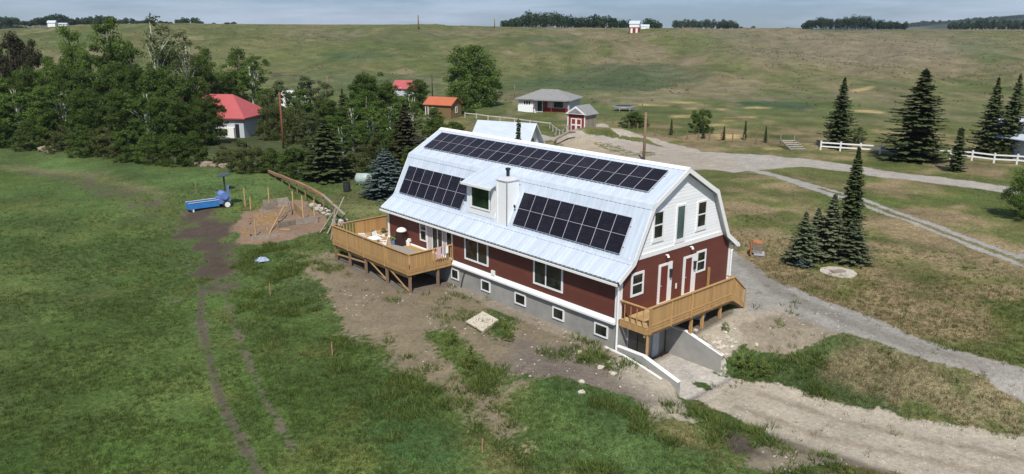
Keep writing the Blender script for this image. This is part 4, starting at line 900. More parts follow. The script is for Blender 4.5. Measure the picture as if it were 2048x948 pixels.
# red and white shed
t = put('shed', 'little red and white shed with double doors and a front pediment', 'shed', 1163, D=119.5, rz=-.62)
wall_box(t, 3.0, 3.6, 2.75, M_TURQ); gable_roof(t, 3.0, 3.6, 2.75, 1.15, M_SHING, axis=1, ov=.3, wallmat=M_TRIM)
for x in (-1.5, 1.5): MB().box(x-.09, x+.09, -1.84, -1.79, 0, 2.75).build('corner_board', M_TRIM, t)
MB().prism([(-1.85, 2.72), (0, 3.95), (1.85, 2.72)], 1, -2.14, -2.1).build('pediment', M_TRIM, t); MB().prism([(-1.3, 2.85), (0, 3.65), (1.3, 2.85)], 1, -2.18, -2.142).build('pediment_panel', M_SHING, t)
for s in (-1, 1):
    d = MB(); a, b = sorted((s*.02, s*.95)); ring_ = [(a, a+.14), (b-.14, b)]
    for p, q in ring_: d.box(p, q, -1.86, -1.80, .05, 2.05)
    for p, q in ((.05, .2), (.95, 1.15), (1.92, 2.05)): d.box(a+.14, b-.14, -1.86, -1.80, p, q)
    o = d.build('door', M_TRIM, t); MB().box(a+.14, b-.14, -1.83, -1.80, .2, 1.92).build('door_panel', M_TURQ, o)
for i in range(12): MB().box(1.5, 1.53, -1.7+i*.29, -1.45+i*.29, 0, 2.6).build('wall_board', M_WOODG, t)
# white-roofed building right behind the house
t = put('outbuilding', 'steep white metal-roofed outbuilding just behind the house ridge', 'outbuilding', 1012, D=80, rz=-.45)
wall_box(t, 6.0, 4.6, 3.6, M_WHITE); gable_roof(t, 6.0, 4.6, 3.6, 2.35, M_ROOF, ov=.45, wallmat=M_WHITE, trim=M_TRIM)
lwin(t, -.4, .4, 3.4, 4.6, 3.0, .1, side=1); lwin(t, -2, -1, 1, 2.2, -2.3)
# building at the right edge
t = put('house', 'pale house with grey metal roof behind the spruces at the right edge', 'house', 2062, D=95, rz=.35)
wall_box(t, 8.0, 7, 2.9, M_GREYW); gable_roof(t, 8.0, 7, 2.9, 2.0, M_ROOF, axis=1, ov=.7, wallmat=M_WHITE, trim=M_TRIM); lwin(t, -2.6, -1.2, 1.0, 2.2, -3.5); lwin(t, .2, 1.2, 0, 2.1, -3.5, name='door')
MB().box(-4.0, -3.0, -4.3, -3.5, 0, 2.7).build('porch_wall', M_SHING, t)
# things on the hill crest
x, y = G(1269, 66); t = thing('granary', 'tiny white and red granary standing on the hill crest', 'granary', (x, y, gz(x, y)), RZ0-.3); k = 1/ppm(x, y)
wall_box(t, 19*k, 14*k, 11*k, M_TURQ, zb=-2); MB().box(-9.6*k, 9.6*k, -7.1*k, 7.1*k, 11*k, 18*k).build('upper_wall', M_TRIM, t); gable_roof(t, 19*k, 14*k, 18*k, 5*k, M_ROOF, ov=.3, wallmat=M_TRIM)
for dx in (-5*k, 5*k): MB().box(dx-2*k, dx+2*k, -7.3*k, -7.*k, 0, 9*k).build('door', M_TRIM, t)
for u, w, h, lab in ((104, 15, 7, 'distant white barn on the left horizon before the dark trees'), (126, 16, 3, 'distant long white shed on the left horizon right of the barn')):
    x, y = at(u, 455); zt = ztop(x, y, 53); k = 1/ppm(x, y)
    t = thing('farm_building', lab, 'barn', (x, y, zt), RZ0); wall_box(t, w*k, 8*k, h*.6*k, M_TRIM, zb=-(zt-gz(x, y))-1); gable_roof(t, w*k, 8*k, h*.6*k, h*.5*k, M_ROOF, ov=.3, wallmat=M_TRIM)
x, y = at(1288, 440); t = thing('farm_building', 'distant low white shed beside the granary on the crest', 'shed', (x, y, gz(x, y)), RZ0); k = 1/ppm(x, y); wall_box(t, 16*k, 6*k, 5*k, M_TRIM, zb=-3); gable_roof(t, 16*k, 6*k, 5*k, 3*k, M_ROOF, ov=.2, wallmat=M_TRIM)

# ------------------------------------------------------------------ fences
def fence(label, pts, h, rails, hp, mat, step, grp=None, name='fence', pw=.12):
    P = [G(u, v) for u, v in pts]; t = thing(name, label, 'fence', (P[0][0], P[0][1], gz(*P[0])), worldco=True, group=grp)
    for (xa, ya), (xb, yb) in zip(P[:-1], P[1:]):
        L_ = math.hypot(xb-xa, yb-ya); n = max(1, round(L_/step))
        for i in range(n):
            x0, y0 = xa+(xb-xa)*i/n, ya+(yb-ya)*i/n; x1, y1 = xa+(xb-xa)*(i+1)/n, ya+(yb-ya)*(i+1)/n; z0, z1 = gz(x0, y0), gz(x1, y1)
            MB().box(x0-pw/2, x0+pw/2, y0-pw/2, y0+pw/2, z0-.3, z0+hp).build('post', mat, t)
            for r in rails: MB().bar((x0, y0, z0+r), (x1, y1, z1+r), .05, h).build('rail', mat, t)
    x0, y0 = P[-1]; MB().box(x0-pw/2, x0+pw/2, y0-pw/2, y0+pw/2, gz(x0, y0)-.3, gz(x0, y0)+hp).build('post', mat, t); return t
fence('white two-rail fence along the far side of the road under the spruces', [(1641, 300), (1720, 305), (1800, 310), (1900, 318), (2080, 333)], .17, (.5, 1.0), 1.25, M_TRIM, 2.2, pw=.16)
fence('old pale single-rail fence from the brown cabin down to the shed', [(930, 236), (1000, 244), (1060, 252), (1100, 257), (1142, 265)], .17, (.85,), 1.0, pm('weathered white paint', (.55, .52, .45), .9, var=.25), 3.2)
def wirefence(label, pts, n, grp=None):
    P = [G(u, v) for u, v in pts]; t = thing('wire_fence', label, 'fence', (P[0][0], P[0][1], gz(*P[0])), worldco=True, group=grp)
    (xa, ya), (xb, yb) = P[0], P[-1]; prev = None
    for i in range(n+1):
        x, y = xa+(xb-xa)*i/n, ya+(yb-ya)*i/n; z = gz(x, y); MB().box(x-.06, x+.06, y-.06, y+.06, z-.3, z+1.2).build('post', M_POLE, t)
        if prev:
            w_ = MB()
            for r in (.5, .8, 1.1): w_.bar((prev[0], prev[1], prev[2]+r), (x, y, z+r), .02, .02)
            w_.build('wire', M_DARK, t)
        prev = (x, y, z)
wirefence('thin wire fence with brown posts along the meadow beyond the road', [(1310, 272), (1560, 292)], 11)
wirefence('thin wire fence behind the big round cottonwood', [(860, 195), (1045, 200)], 9)
wirefence('thin wire fence right of the blue trampoline', [(1210, 245), (1275, 262)], 4)
# ------------------------------------------------------------------ poles
def pole(label, u, vb, vt, r, mat, D=None, arms=0, name='utility_pole'):
    x, y = G(u, vb) if D is None else at(u, D); z = gz(x, y); t = thing(name, label, 'pole', (x, y, z), RZ0)
    h = ztop(x, y, vt)-z; MB().tube([(0, 0, -.5), (.02, 0, h*.5), (0, 0, h)], [r, r*.9, r*.8], 10).build('shaft', mat, t, smooth=True)
    if arms: MB().box(-.6, .6, -.05, .05, h*.93, h*.93+.1).build('crossarm', mat, t)
    return t
pole('thick rust red pole standing among the trees left of centre', 567, 297, 186, .15, M_POLER)
pole('weathered wooden pole at the road just behind the house roof', 1287, 322, 224, .19, M_POLE)
pole('slim black pole next to the brown cabin', 865, 204, 150, .13, M_DARK)
pole('slim grey pole in the meadow beyond the bushes', 656, 190, 152, .12, M_POLE)
pole('lone thin pole rising above the hill crest', 837, 58, 31, .35, M_POLE)
pole('short thin mast on the crest left of the far wood', 989, 56, 37, .3, M_POLE)
pole('thin leaning trunk-like pole in front of the dark spruce', 631, 362, 290, .06, BIRCH, name='pole')
for u, v0, v1, s in ((1029, 195, 170, 'left of the grey bungalow'), (1285, 212, 196, 'behind the blue trampoline')): pole('small fence post %s' % s, u, v0, v1, .09, M_POLE, name='fence_post')
# ------------------------------------------------------------------ trees
def quads(name, C, Nn, S, tint, mat, asp=1.0):
    """leaf faces: centres C, normals Nn, sizes S"""
    n = len(C); r = np.random.RandomState(len(name)+n); Nn = Nn/np.linalg.norm(Nn, axis=1)[:, None]
    a = np.cross(Nn, r.normal(size=(n, 3))); a /= np.linalg.norm(a, axis=1)[:, None]; b = np.cross(Nn, a)
    a = a*S[:, None]*.5*asp; b = b*S[:, None]*.5
    V = np.stack([C-a*.9-b*.3, C-a*.1-b, C+a-b*.1, C+a*.25+b], 1).reshape(-1, 3)
    me = bpy.data.meshes.new(name); me.vertices.add(4*n); me.vertices.foreach_set('co', V.ravel().astype('f4'))
    me.loops.add(4*n); me.loops.foreach_set('vertex_index', np.arange(4*n, dtype='i4')); me.polygons.add(n); me.polygons.foreach_set('loop_start', np.arange(0, 4*n, 4, dtype='i4')); me.update(calc_edges=True)
    t = me.attributes.new('tint', 'FLOAT', 'POINT'); t.data.foreach_set('value', np.repeat(tint, 4).astype('f4')); me.materials.append(mat); return me
def leafy(seed, h, w, lo, nc, per, leaf, mat, bark, power=.7, trunkr=.025, sparse=0., limbs=9, cr=.16, name='crown', multi=1):
    """unit-free tree: h high, w wide; crown starts at lo*h"""
    r = np.random.RandomState(seed); C = []; T = []; Nn = []; S = []; centers = []
    lobes = [(r.uniform(-.25, .25)*w, r.uniform(-.25, .25)*w, r.uniform(.75, 1.0)) for _ in range(4)]
    k = 0
    while len(centers) < nc and k < 9000:
        k += 1; t = r.rand(); z = h*(lo+(1-lo)*t); lb = lobes[r.randint(4)]
        rad = w/2*(max(0, math.sin(math.pi*min(1, (t*.93+.07))**power)))**.62; hmax = lb[2]
        if t > hmax: continue
        a = r.rand()*6.283; q = rad*(r.rand()**.42)*.86
        centers.append((lb[0]*t*.8+q*math.cos(a), lb[1]*t*.8+q*math.sin(a), z))
    for c in centers:
        m = int(per*r.uniform(.6, 1.4)); sg = cr*w*r.uniform(.55, 1.1); d = r.normal(size=(m, 3)); d /= np.linalg.norm(d, axis=1)[:, None]; rr = r.rand(m)**.45*sg
        p = np.array(c)+d*rr[:, None]*np.array([1, 1, .72]); tt = np.clip(r.uniform(.1, .9)*.6+r.rand(m)*.4, 0, 1)
        if sparse: kx = r.rand(m) > sparse; p, d, tt = p[kx], d[kx], tt[kx]
        C.append(p); T.append(tt); Nn.append(d*.7+r.normal(size=d.shape)*.6+np.array([0, 0, .35])); S.append(leaf*r.uniform(.6, 1.35, len(p)))
    C = np.concatenate(C); me = quads(name, C, np.concatenate(Nn), np.concatenate(S), np.concatenate(T), mat)
    tb = MB(); rg_ = random.Random(seed); R = trunkr*h
    for q in range(multi):
        ox, oy = (rg_.uniform(-.12, .12)*w, rg_.uniform(-.12, .12)*w) if multi > 1 else (0, 0)
        pts = [(ox*.3, oy*.3, -.4)]+[(ox*(.3+.9*i/5)+rg_.uniform(-.02, .02)*h*(i/5), oy*(.3+.9*i/5)+rg_.uniform(-.02, .02)*h*(i/5), h*.92*i/5) for i in range(1, 6)]
        tb.tube(pts, [R, R*.85, R*.7, R*.5, R*.35, R*.12], 7)
    for i in range(limbs):
        c = centers[rg_.randrange(len(centers))]; z0 = max(.12*h, c[2]*rg_.uniform(.45, .75)); mid = (c[0]*.45, c[1]*.45, z0+(c[2]-z0)*.55)
        tb.tube([(0, 0, z0), mid, c], [R*.30, R*.18, R*.05], 5)
    return me, tb.mesh('trunk', bark, smooth=True)
def spruce(seed, h, w, mat, lo=.03, dens=1., name='crown', leafw=.16, droop=.16, rag=.34):
    r = np.random.RandomState(seed); C = []; Nn = []; S = []; T = []; z = lo*h; tb = MB(); R = .016*h; tb.tube([(0, 0, -.3), (0, 0, h*.5), (0, 0, h)], [R, R*.6, .02], 7)
    while z < h*.985:
        t = (z/h-lo)/(1-lo); L_ = w/2*((1-t)**.85)*(1-.28*math.exp(-t*9)); nb_ = max(5, int((11-4*t)*dens)); ph = r.rand()*6.28; wf = r.uniform(.80, 1.12)
        for i in range(nb_):
            a = ph+6.283*i/nb_+r.uniform(-.2, .2); L2 = max(.12, L_*wf*r.uniform(1-rag, 1+rag*.6)); dj = r.uniform(-.10, .10); zb_ = r.uniform(-.45, .45)*h*.03; ns = max(3, int(L2/(leafw*h/12*.60))+2)
            for k in range(ns):
                f = (k+.6)/ns; q = L2*f; zz = z+zb_+L2*(.10+dj-droop*1.6*f+.18*f*f*f)+r.uniform(-.04, .04)*h/12
                wd = (L2*.34*(1-f)+.09)*r.uniform(-1, 1)
                for e in range(2):
                    C.append((q*math.cos(a)-wd*math.sin(a)*(1 if e else -1), q*math.sin(a)+wd*math.cos(a)*(1 if e else -1), zz-.04*h/12*e)); Nn.append((math.cos(a)*.35+r.uniform(-.4, .4), math.sin(a)*.35+r.uniform(-.4, .4), .8))
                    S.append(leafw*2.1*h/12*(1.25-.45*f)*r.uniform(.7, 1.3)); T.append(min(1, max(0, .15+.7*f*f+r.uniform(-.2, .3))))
        z += h*(.036 if h > 5 else .05)*(1-.45*t)/dens**.3*r.uniform(.7, 1.35)
    for i in range(14):
        C.append((0, 0, h*(.955+.045*i/14))); Nn.append((r.normal(), r.normal(), .2)); S.append(.1*h/12*3); T.append(.3)
    return quads(name, np.array(C), np.array(Nn), np.array(S), np.array(T), mat), tb.mesh('trunk', BARK, smooth=True)
K = {}
K['poplar'] = [leafy(11+i, 16, 8.5, .10, 115, 135, .27, L_POP, BARK, limbs=12, cr=.15, power=.55) for i in range(3)]
K['dense'] = [leafy(21+i, 14, 9.5, .05, 120, 130, .28, L_DEN, BARK, limbs=10, cr=.14, power=.55) for i in range(3)]
K['birch'] = [leafy(31+i, 14, 6.5, .3, 80, 85, .25, L_POP, BIRCH, sparse=.15, limbs=16, trunkr=.012, multi=3, cr=.12) for i in range(3)]
K['sparse'] = [leafy(41+i, 16, 8, .28, 80, 75, .25, L_PALE, BIRCH, sparse=.45, limbs=30, trunkr=.014, cr=.12) for i in range(2)]
K['pale'] = [leafy(51+i, 11, 7.5, .1, 95, 85, .25, L_PALE, BARK, limbs=14, cr=.12) for i in range(2)]
K['olive'] = [leafy(61+i, 6, 7.5, .0, 95, 90, .21, L_OLV, BARK, limbs=16, power=.5, trunkr=.02, cr=.11) for i in range(2)]
K['shrub'] = [leafy(71+i, 6, 7.0, .0, 95, 90, .21, L_DEN, BARK, limbs=8, power=.5, trunkr=.03, cr=.11) for i in range(2)]
K['weed'] = [leafy(81+i, 1.6, 1.7, .0, 46, 60, .075, L_YEL, BARK, limbs=8, power=.5, trunkr=.012, cr=.13, sparse=.45) for i in range(2)]
K['cotton'] = [leafy(91, 13, 12.5, .03, 200, 130, .29, L_POP, BARK, limbs=14, cr=.115, power=.5)]
K['edge'] = [leafy(95, 8, 8, .08, 120, 170, .16, L_POP, BARK, limbs=12, cr=.12)]
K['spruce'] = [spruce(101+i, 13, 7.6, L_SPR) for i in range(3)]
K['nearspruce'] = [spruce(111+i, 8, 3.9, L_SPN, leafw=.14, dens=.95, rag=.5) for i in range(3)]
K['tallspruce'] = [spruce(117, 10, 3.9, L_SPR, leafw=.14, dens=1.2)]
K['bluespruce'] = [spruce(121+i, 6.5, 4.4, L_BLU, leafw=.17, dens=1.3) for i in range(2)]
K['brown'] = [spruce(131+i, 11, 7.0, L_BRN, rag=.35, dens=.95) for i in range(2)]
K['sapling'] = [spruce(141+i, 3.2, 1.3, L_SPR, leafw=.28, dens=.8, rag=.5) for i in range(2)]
K['larch'] = [leafy(151+i, 14, 8.5, .05, 130, 120, .27, L_BRN, BARK, limbs=6, cr=.15, power=.45) for i in range(2)]
for k in K: K[k] = [(c, t, max(v.co.z for v in c.vertices), max(abs(v.co.x) for v in c.vertices)*1.9) for c, t in K[k]]
tcount = [0]
def tree(kind, u, vt, wpx, label, D=None, vb=None, cat=None, group=None, name=None, var=None):
    tcount[0] += 1; r = random.Random(tcount[0]*13+7)
    x, y = G(u, vb) if D is None else at(u, D); z = gz(x, y); c, t, hh, ww = K[kind][r.randrange(len(K[kind])) if var is None else var]
    h = max(.5, ztop(x, y, vt)-z); sz = h/hh; sw = wpx/ppm(x, y)/ww*(1.22 if 'spruce' in kind or kind == 'brown' else 1.0)
    nm = name or ('spruce_tree' if 'spruce' in kind or kind in ('brown', 'sapling') else 'shrub' if kind in ('olive', 'shrub', 'weed') else 'tree')
    o = thing(nm, label, cat or ('shrub' if nm == 'shrub' else 'tree'), (x, y, z), r.uniform(0, 6.28), group)
    inst('trunk', t, o, scale=(sw*.6+sz*.4, sw*.6+sz*.4, sz)); inst('crown', c, o, scale=(sw, sw, sz)); return o
BELT = 'trees of the dense shelterbelt on the left'
bl = 'leafy tree in the thick of the dark shelterbelt between field and hill'
# tall back trees, individually recognisable
for a in [('poplar', 165, 52, 74, 'tall bright green poplar, leftmost of the high crowns above the shelterbelt', 120), ('poplar', 236, 34, 92, 'highest full green poplar of the shelterbelt, its crown reaching the horizon', 120),
          ('sparse', 326, 27, 88, 'high thin-leaved pale tree whose bare twigs break the skyline', 116), ('sparse', 388, 60, 84, 'half bare pale grey tree right of the highest thin-leaved one', 113),
          ('poplar', 430, 94, 62, 'slim green poplar just above the coral red roof', 122), ('poplar', 487, 95, 74, 'round-headed poplar pair, left crown, beyond the coral red roof', 130),
          ('birch', 515, 108, 66, 'birch with visible pale stem right of the round poplar behind the coral roof', 127),
          ('larch', 36, 62, 78, 'broad dark brown conifer standing at the far left above the belt', 138), ('larch', 80, 80, 64, 'smaller dark brown conifer beside the broad one at far left', 135), ('pale', 0, 62, 44, 'pale silvery willow cut by the left picture border', 142),
          ('birch', 205, 148, 60, 'birch with white forked stem in the upper shelterbelt', 111), ('birch', 322, 138, 60, 'birch with a white Y-shaped stem in the middle of the shelterbelt', 111)]:
    tree(*a[:4], a[4], D=a[5], group=BELT)
for u, D, vt, w, k in [(128, 122, 112, 70, 'poplar'), (196, 116, 96, 76, 'poplar'), (280, 118, 78, 78, 'poplar'), (345, 118, 92, 96, 'dense'), (400, 118, 104, 80, 'dense'), (455, 124, 140, 64, 'dense'),
                       (-20, 112, 128, 90, 'dense'), (22, 114, 136, 90, 'poplar'), (66, 112, 132, 86, 'dense'), (108, 113, 142, 80, 'poplar'), (150, 112, 128, 86, 'dense'), (190, 109, 138, 86, 'dense'), (232, 108, 124, 92, 'dense'), (275, 107, 128, 88, 'dense'), (320, 106, 132, 88, 'dense'), (362, 106, 138, 88, 'dense'), (400, 108, 150, 74, 'dense'),
                       (0, 108, 172, 80, 'poplar'), (45, 107, 178, 84, 'birch'), (90, 106, 172, 84, 'poplar'), (132, 104, 180, 84, 'birch'), (175, 103, 178, 84, 'dense'), (218, 101, 184, 88, 'dense'), (262, 99, 180, 84, 'dense'), (300, 98, 186, 84, 'birch'), (340, 97, 190, 84, 'dense')]:
    row = 'upper' if vt < 145 and D > 114 else 'middle' if vt < 160 else 'lower'
    mark = min([(-20, 'cut by the left border'), (22, 'below the pale willow'), (66, 'below the broad dark brown conifer'), (108, 'just right of the dark brown conifers'), (150, 'left of the leftmost tall poplar'), (190, 'right below the leftmost tall poplar'), (232, 'below the highest poplar'), (275, 'between the highest poplar and the thin-leaved tree'), (320, 'below the high thin-leaved tree'), (362, 'below the half bare grey tree'), (400, 'left above the coral red roof'), (455, 'right above the coral red roof')], key=lambda m_: abs(m_[0]-u))[1]
    tree(k, u, vt, w, '%s tree, %s shelterbelt tier, %s' % ({'poplar': 'green', 'dense': 'dark green', 'birch': 'pale-stemmed'}[k], row, mark), D=D, group=BELT+', inner ones')
tree('dense', 418, 192, 84, 'very dark tree standing in front of the coral red roof', D=103); tree('dense', 372, 205, 70, 'dark bushy tree left of the coral-roofed house hiding its white wall', D=100)
for u, vb, vt, w, k in [(-10, 294, 238, 80, 'shrub'), (60, 298, 246, 74, 'shrub'), (120, 302, 254, 70, 'olive'), (172, 310, 250, 76, 'shrub'), (225, 314, 256, 76, 'olive'), (262, 322, 262, 70, 'shrub'), (305, 327, 262, 74, 'shrub'), (352, 330, 268, 72, 'shrub'), (390, 330, 262, 66, 'shrub')]:
    tree(k, u, vt, w, {-10: 'dark bush cut by the left border at the field edge', 60: 'dark bush behind the first brown boulders at the field edge', 120: 'olive bush right of the boulders at the field edge', 172: 'dark bush left of the taller olive one at the field edge', 225: 'taller olive bush at the foot of the left trees', 262: 'dark bush right of the taller olive one at the field edge', 305: 'dark bush where the field edge starts to bend down', 352: 'dark bush under the very dark tree, left one', 390: 'dark bush under the very dark tree, above the stone row'}[u], vb=vb, group='bushes along the field edge')
for a in [('olive', 500, 282, 96, 'broad olive brown bush in front of the coral-roofed house', 343), ('olive', 452, 292, 60, 'small brownish bush left of the broad olive bush', 330), ('shrub', 548, 296, 66, 'dark bush directly left of the long wooden rail end', 344), ('shrub', 596, 296, 82, 'grey green bush behind the upper end of the long wooden rail', 356),
          ('olive', 712, 300, 88, 'round olive bush between the dark spruce and the blue spruce', 350), ('shrub', 836, 290, 70, 'shaggy bush tucked behind the far house end', 372)]:
    tree(*a[:4], a[4], vb=a[5])
for a in [('olive', 543, 192, 66, 'yellowish green bush right of the coral-roofed house', 108), ('pale', 560, 160, 62, 'light olive tree left of the rust red pole', 116), ('pale', 622, 150, 66, 'pale poplar standing in front of the white camper', 122), ('pale', 655, 160, 50, 'slim pale poplar right of the camper', 122),
          ('olive', 592, 206, 72, 'loose grey green tree right of the rust red pole', 104), ('pale', 624, 222, 66, 'pale bushy tree with white stem behind the dark spruce', 99), ('dense', 745, 143, 96, 'big dense green tree, highest of the middle thicket', 116), ('poplar', 706, 168, 64, 'green tree left of the highest middle one', 116),
          ('spruce', 688, 178, 42, 'narrow dark spruce deep in the middle thicket', 112), ('birch', 706, 212, 76, 'birch clump with thin white stems in the middle thicket', 96), ('birch', 745, 226, 74, 'bright green birch in front of the big dense tree', 92), ('birch', 782, 208, 76, 'leafy birch left of the brown spruce', 100),
          ('dense', 776, 160, 66, 'green tree left of the far red roof', 118), ('dense', 838, 158, 70, 'tree in front of the far red roof', 150), ('brown', 812, 208, 92, 'dark brownish spruce near the far left corner of the roof', 84), ('shrub', 866, 236, 66, 'bush below the brown cabin', 104), ('shrub', 905, 244, 60, 'bush between the brown cabin and the white outbuilding', 112),
          ('poplar', 670, 232, 62, 'green tree rising behind the dark layered spruce', 95), ('shrub', 650, 262, 70, 'bush behind the dark layered spruce', 93), ('olive', 760, 262, 80, 'loose bush behind the blue spruce', 88), ('dense', 800, 262, 70, 'leafy bush tree left of the house roof', 84)]:
    tree(*a[:4], a[4], D=a[5])
for a in [('poplar', 600, 178, 70, 'leafy tree between the rust red pole and the camper', 112), ('dense', 655, 196, 76, 'full green tree in the middle of the thicket above the dark spruce', 106), ('poplar', 735, 182, 90, 'wide leafy tree below the highest middle one', 104), ('birch', 820, 190, 76, 'birch tree rising behind the brown spruce', 104), ('poplar', 538, 176, 60, 'leafy tree behind the right corner of the coral-roofed house', 126), ('birch', 690, 250, 70, 'low birch right of the dark layered spruce', 88), ('shrub', 868, 214, 50, 'bush hiding the left end of the brown cabin', 122)]:
    tree(*a[:4], a[4], D=a[5])
tree('spruce', 654, 238, 92, 'dark layered spruce behind the garden plot', vb=360, var=0)
tree('bluespruce', 773, 296, 92, 'frosty blue spruce beside the far end of the house', vb=395, var=0)
tree('cotton', 946, 88, 128, 'large lone cottonwood in the meadow above the house', vb=212)
tree('shrub', 924, 180, 66, 'rounded bush at the foot of the lone cottonwood', vb=228)
# right side
R_T = 'spruces along the road on the right'
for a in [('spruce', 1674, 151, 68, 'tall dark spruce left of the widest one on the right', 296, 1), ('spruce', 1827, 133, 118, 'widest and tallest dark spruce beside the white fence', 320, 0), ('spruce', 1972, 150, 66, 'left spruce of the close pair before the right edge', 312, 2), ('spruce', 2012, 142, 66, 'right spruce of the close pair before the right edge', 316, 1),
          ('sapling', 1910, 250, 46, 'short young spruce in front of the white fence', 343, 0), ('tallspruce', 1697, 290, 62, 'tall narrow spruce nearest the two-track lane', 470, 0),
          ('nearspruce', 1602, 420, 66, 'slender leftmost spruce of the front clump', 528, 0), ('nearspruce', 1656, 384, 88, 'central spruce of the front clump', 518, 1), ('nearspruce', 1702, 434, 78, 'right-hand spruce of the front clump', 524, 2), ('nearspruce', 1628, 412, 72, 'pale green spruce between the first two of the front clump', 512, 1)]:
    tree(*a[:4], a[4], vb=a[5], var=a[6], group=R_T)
tree('bluespruce', 1604, 502, 42, 'tiny blue spruce at the foot of the front clump', vb=531, var=1)
tree('edge', 2052, 330, 112, 'leafy green tree cut by the right picture edge', vb=438)
tree('pale', 1716, 250, 34, 'small pale bush right of the tall dark spruce', vb=287, name='shrub', cat='shrub')
tree('shrub', 1403, 216, 52, 'round dark bush alone in the far meadow', vb=266); tree('shrub', 1268, 222, 66, 'green bush behind the weathered pole', vb=254); tree('olive', 2000, 278, 50, 'grey green shrub at the foot of the spruce pair', vb=318)
for u, vb, vt in ((1342, 270, 236), (1406, 277, 250), (1447, 280, 250), (1489, 280, 239), (1530, 285, 250)):
    tree('sapling', u, vt, 11, 'scrawny spruce sapling in the row beyond the road, %s' % {1342: 'first from the weathered pole', 1406: 'directly below the round dark bush', 1447: 'in the middle of the row', 1489: 'the tallest of the row', 1530: 'last of the row before the pallets'}[u], vb=vb, group='spruce saplings in a row')
tree('sapling', 1036, 236, 34, 'sparse little spruce sticking up in front of the white outbuilding roof', D=74)
for a in [('weed', 1487, 684, 48, 'bright green leafy weed clump right of the walkout wall', 742), ('weed', 1525, 715, 44, 'low green weed beside the sunken path', 752), ('weed', 905, 655, 30, 'yellow green weed clump on the bare bank', 690), ('weed', 940, 690, 40, 'larger yellow green weed clump on the bare bank', 735), ('weed', 1015, 640, 34, 'weed growing between the slab and the house wall', 680),
          ('weed', 1215, 712, 26, 'weed near the front house corner', 738), ('weed', 1165, 700, 20, 'small weed under the second basement window', 722), ('weed', 1450, 640, 18, 'small weed under the side porch stairs', 662)]:
    tree(*a[:4], a[4], vb=a[5], name='weed', cat='weed')
# --- far woods: nobody could count them
def wood(name, u0, u1, D, vlo, tops, dens, mat, seed, sink=6, leaf=.9, ground=None):
    r = np.random.RandomState(seed); C = []; Nn = []; S = []; T = []; tb = MB()
    x0, y0 = at(u0, D); x1, y1 = at(u1, D); n = int(dens)
    for i in range(n):
        f = (i+r.uniform(.1, .9))/n; u = u0+(u1-u0)*f; dd = D+r.uniform(0, 30); x, y = at(u, dd); vt = np.interp(f, [p[0] for p in tops], [p[1] for p in tops])+r.uniform(-1, 5)
        zt = ztop(x, y, vt); zb = min(ztop(x, y, vlo)-1, zt-3) if ground is None else gz(x, y); h = zt-zb; w = max(4.5, h*.55)*r.uniform(.8, 1.3); m = int(150+40*h/3)
        d = r.normal(size=(m, 3)); d /= np.linalg.norm(d, axis=1)[:, None]; q = r.rand(m)**.33; p = np.array([x, y, zb+h*.54])+d*q[:, None]*np.array([w/2, w/2, h*.48])
        C.append(p); Nn.append(d+r.normal(size=d.shape)*.4+[0, 0, .3]); S.append(leaf*r.uniform(.6, 1.3, m)); T.append(np.clip(r.uniform(0, .8)+r.uniform(-.15, .15, m), 0, 1))
        tb.tube([(x, y, min(zb, gz(x, y))-1), (x, y, zb+h*.6)], [.25, .12], 4)
    o = bpy.data.objects.new(name, quads(name, np.concatenate(C), np.concatenate(Nn), np.concatenate(S), np.concatenate(T), mat)); COL.objects.link(o); stuff(o)
    k = tb.build('trunks', BARK); k.parent = o
    return o
L_FAR = leaf_mat('distant dark foliage', (.022, .045, .024), (.055, .090, .045), .2)
wood('far_woods', 1002, 1262, 470, 55, [(0, 42), (.12, 34), (.2, 18), (.28, 24), (.38, 18), (.5, 30), (.65, 30), (.75, 26), (.88, 34), (1, 38)], 46, L_FAR, 1)
wood('far_woods', 1288, 1318, 462, 57, [(0, 32), (.4, 34), (1, 40)], 6, L_FAR, 2)
wood('far_woods', 1344, 1474, 620, 54, [(0, 38), (.5, 36), (.9, 38), (1, 44)], 26, L_FAR, 3)
wood('far_woods', 1602, 1812, 560, 54, [(0, 40), (.15, 30), (.35, 32), (.5, 26), (.65, 30), (.8, 38), (1, 40)], 40, L_FAR, 4)
wood('far_woods', 1896, 2110, 700, 54, [(0, 42), (.3, 34), (1, 34)], 30, L_FAR, 5, leaf=1.3)
wood('far_woods', 1400, 1600, 1000, 55, [(0, 51), (1, 51)], 14, L_FAR, 8, leaf=1.6)
wood('far_woods', -60, 228, 560, 52, [(0, 30), (.2, 36), (.3, 38), (.42, 44), (.5, 36), (.62, 28), (.72, 40), (.85, 34), (1, 36)], 60, L_FAR, 6, leaf=1.1)
wood('far_woods', -60, 60, 540, 70, [(0, 44), (.6, 46), (1, 60)], 30, L_FAR, 9, leaf=1.1)
wood('far_woods', 228, 500, 600, 50, [(0, 38), (.2, 40), (.45, 46), (.48, 37), (.62, 38), (.66, 46), (1, 47)], 34, L_FAR, 7, leaf=1.1)
wood('far_woods', 1818, 2140, 2150, 50, [(0, 40), (.25, 36), (.5, 30), (1, 22)], 90, L_FAR, 10, leaf=4)
# ------------------------------------------------------------------ small things
def ground_thing(name, label, cat, u, v, rz=0., group=None, rel=True):
    x, y = G(u, v); return thing(name, label, cat, (x, y, gz(x, y)), (RZ0 if rel else 0)+rz, group)
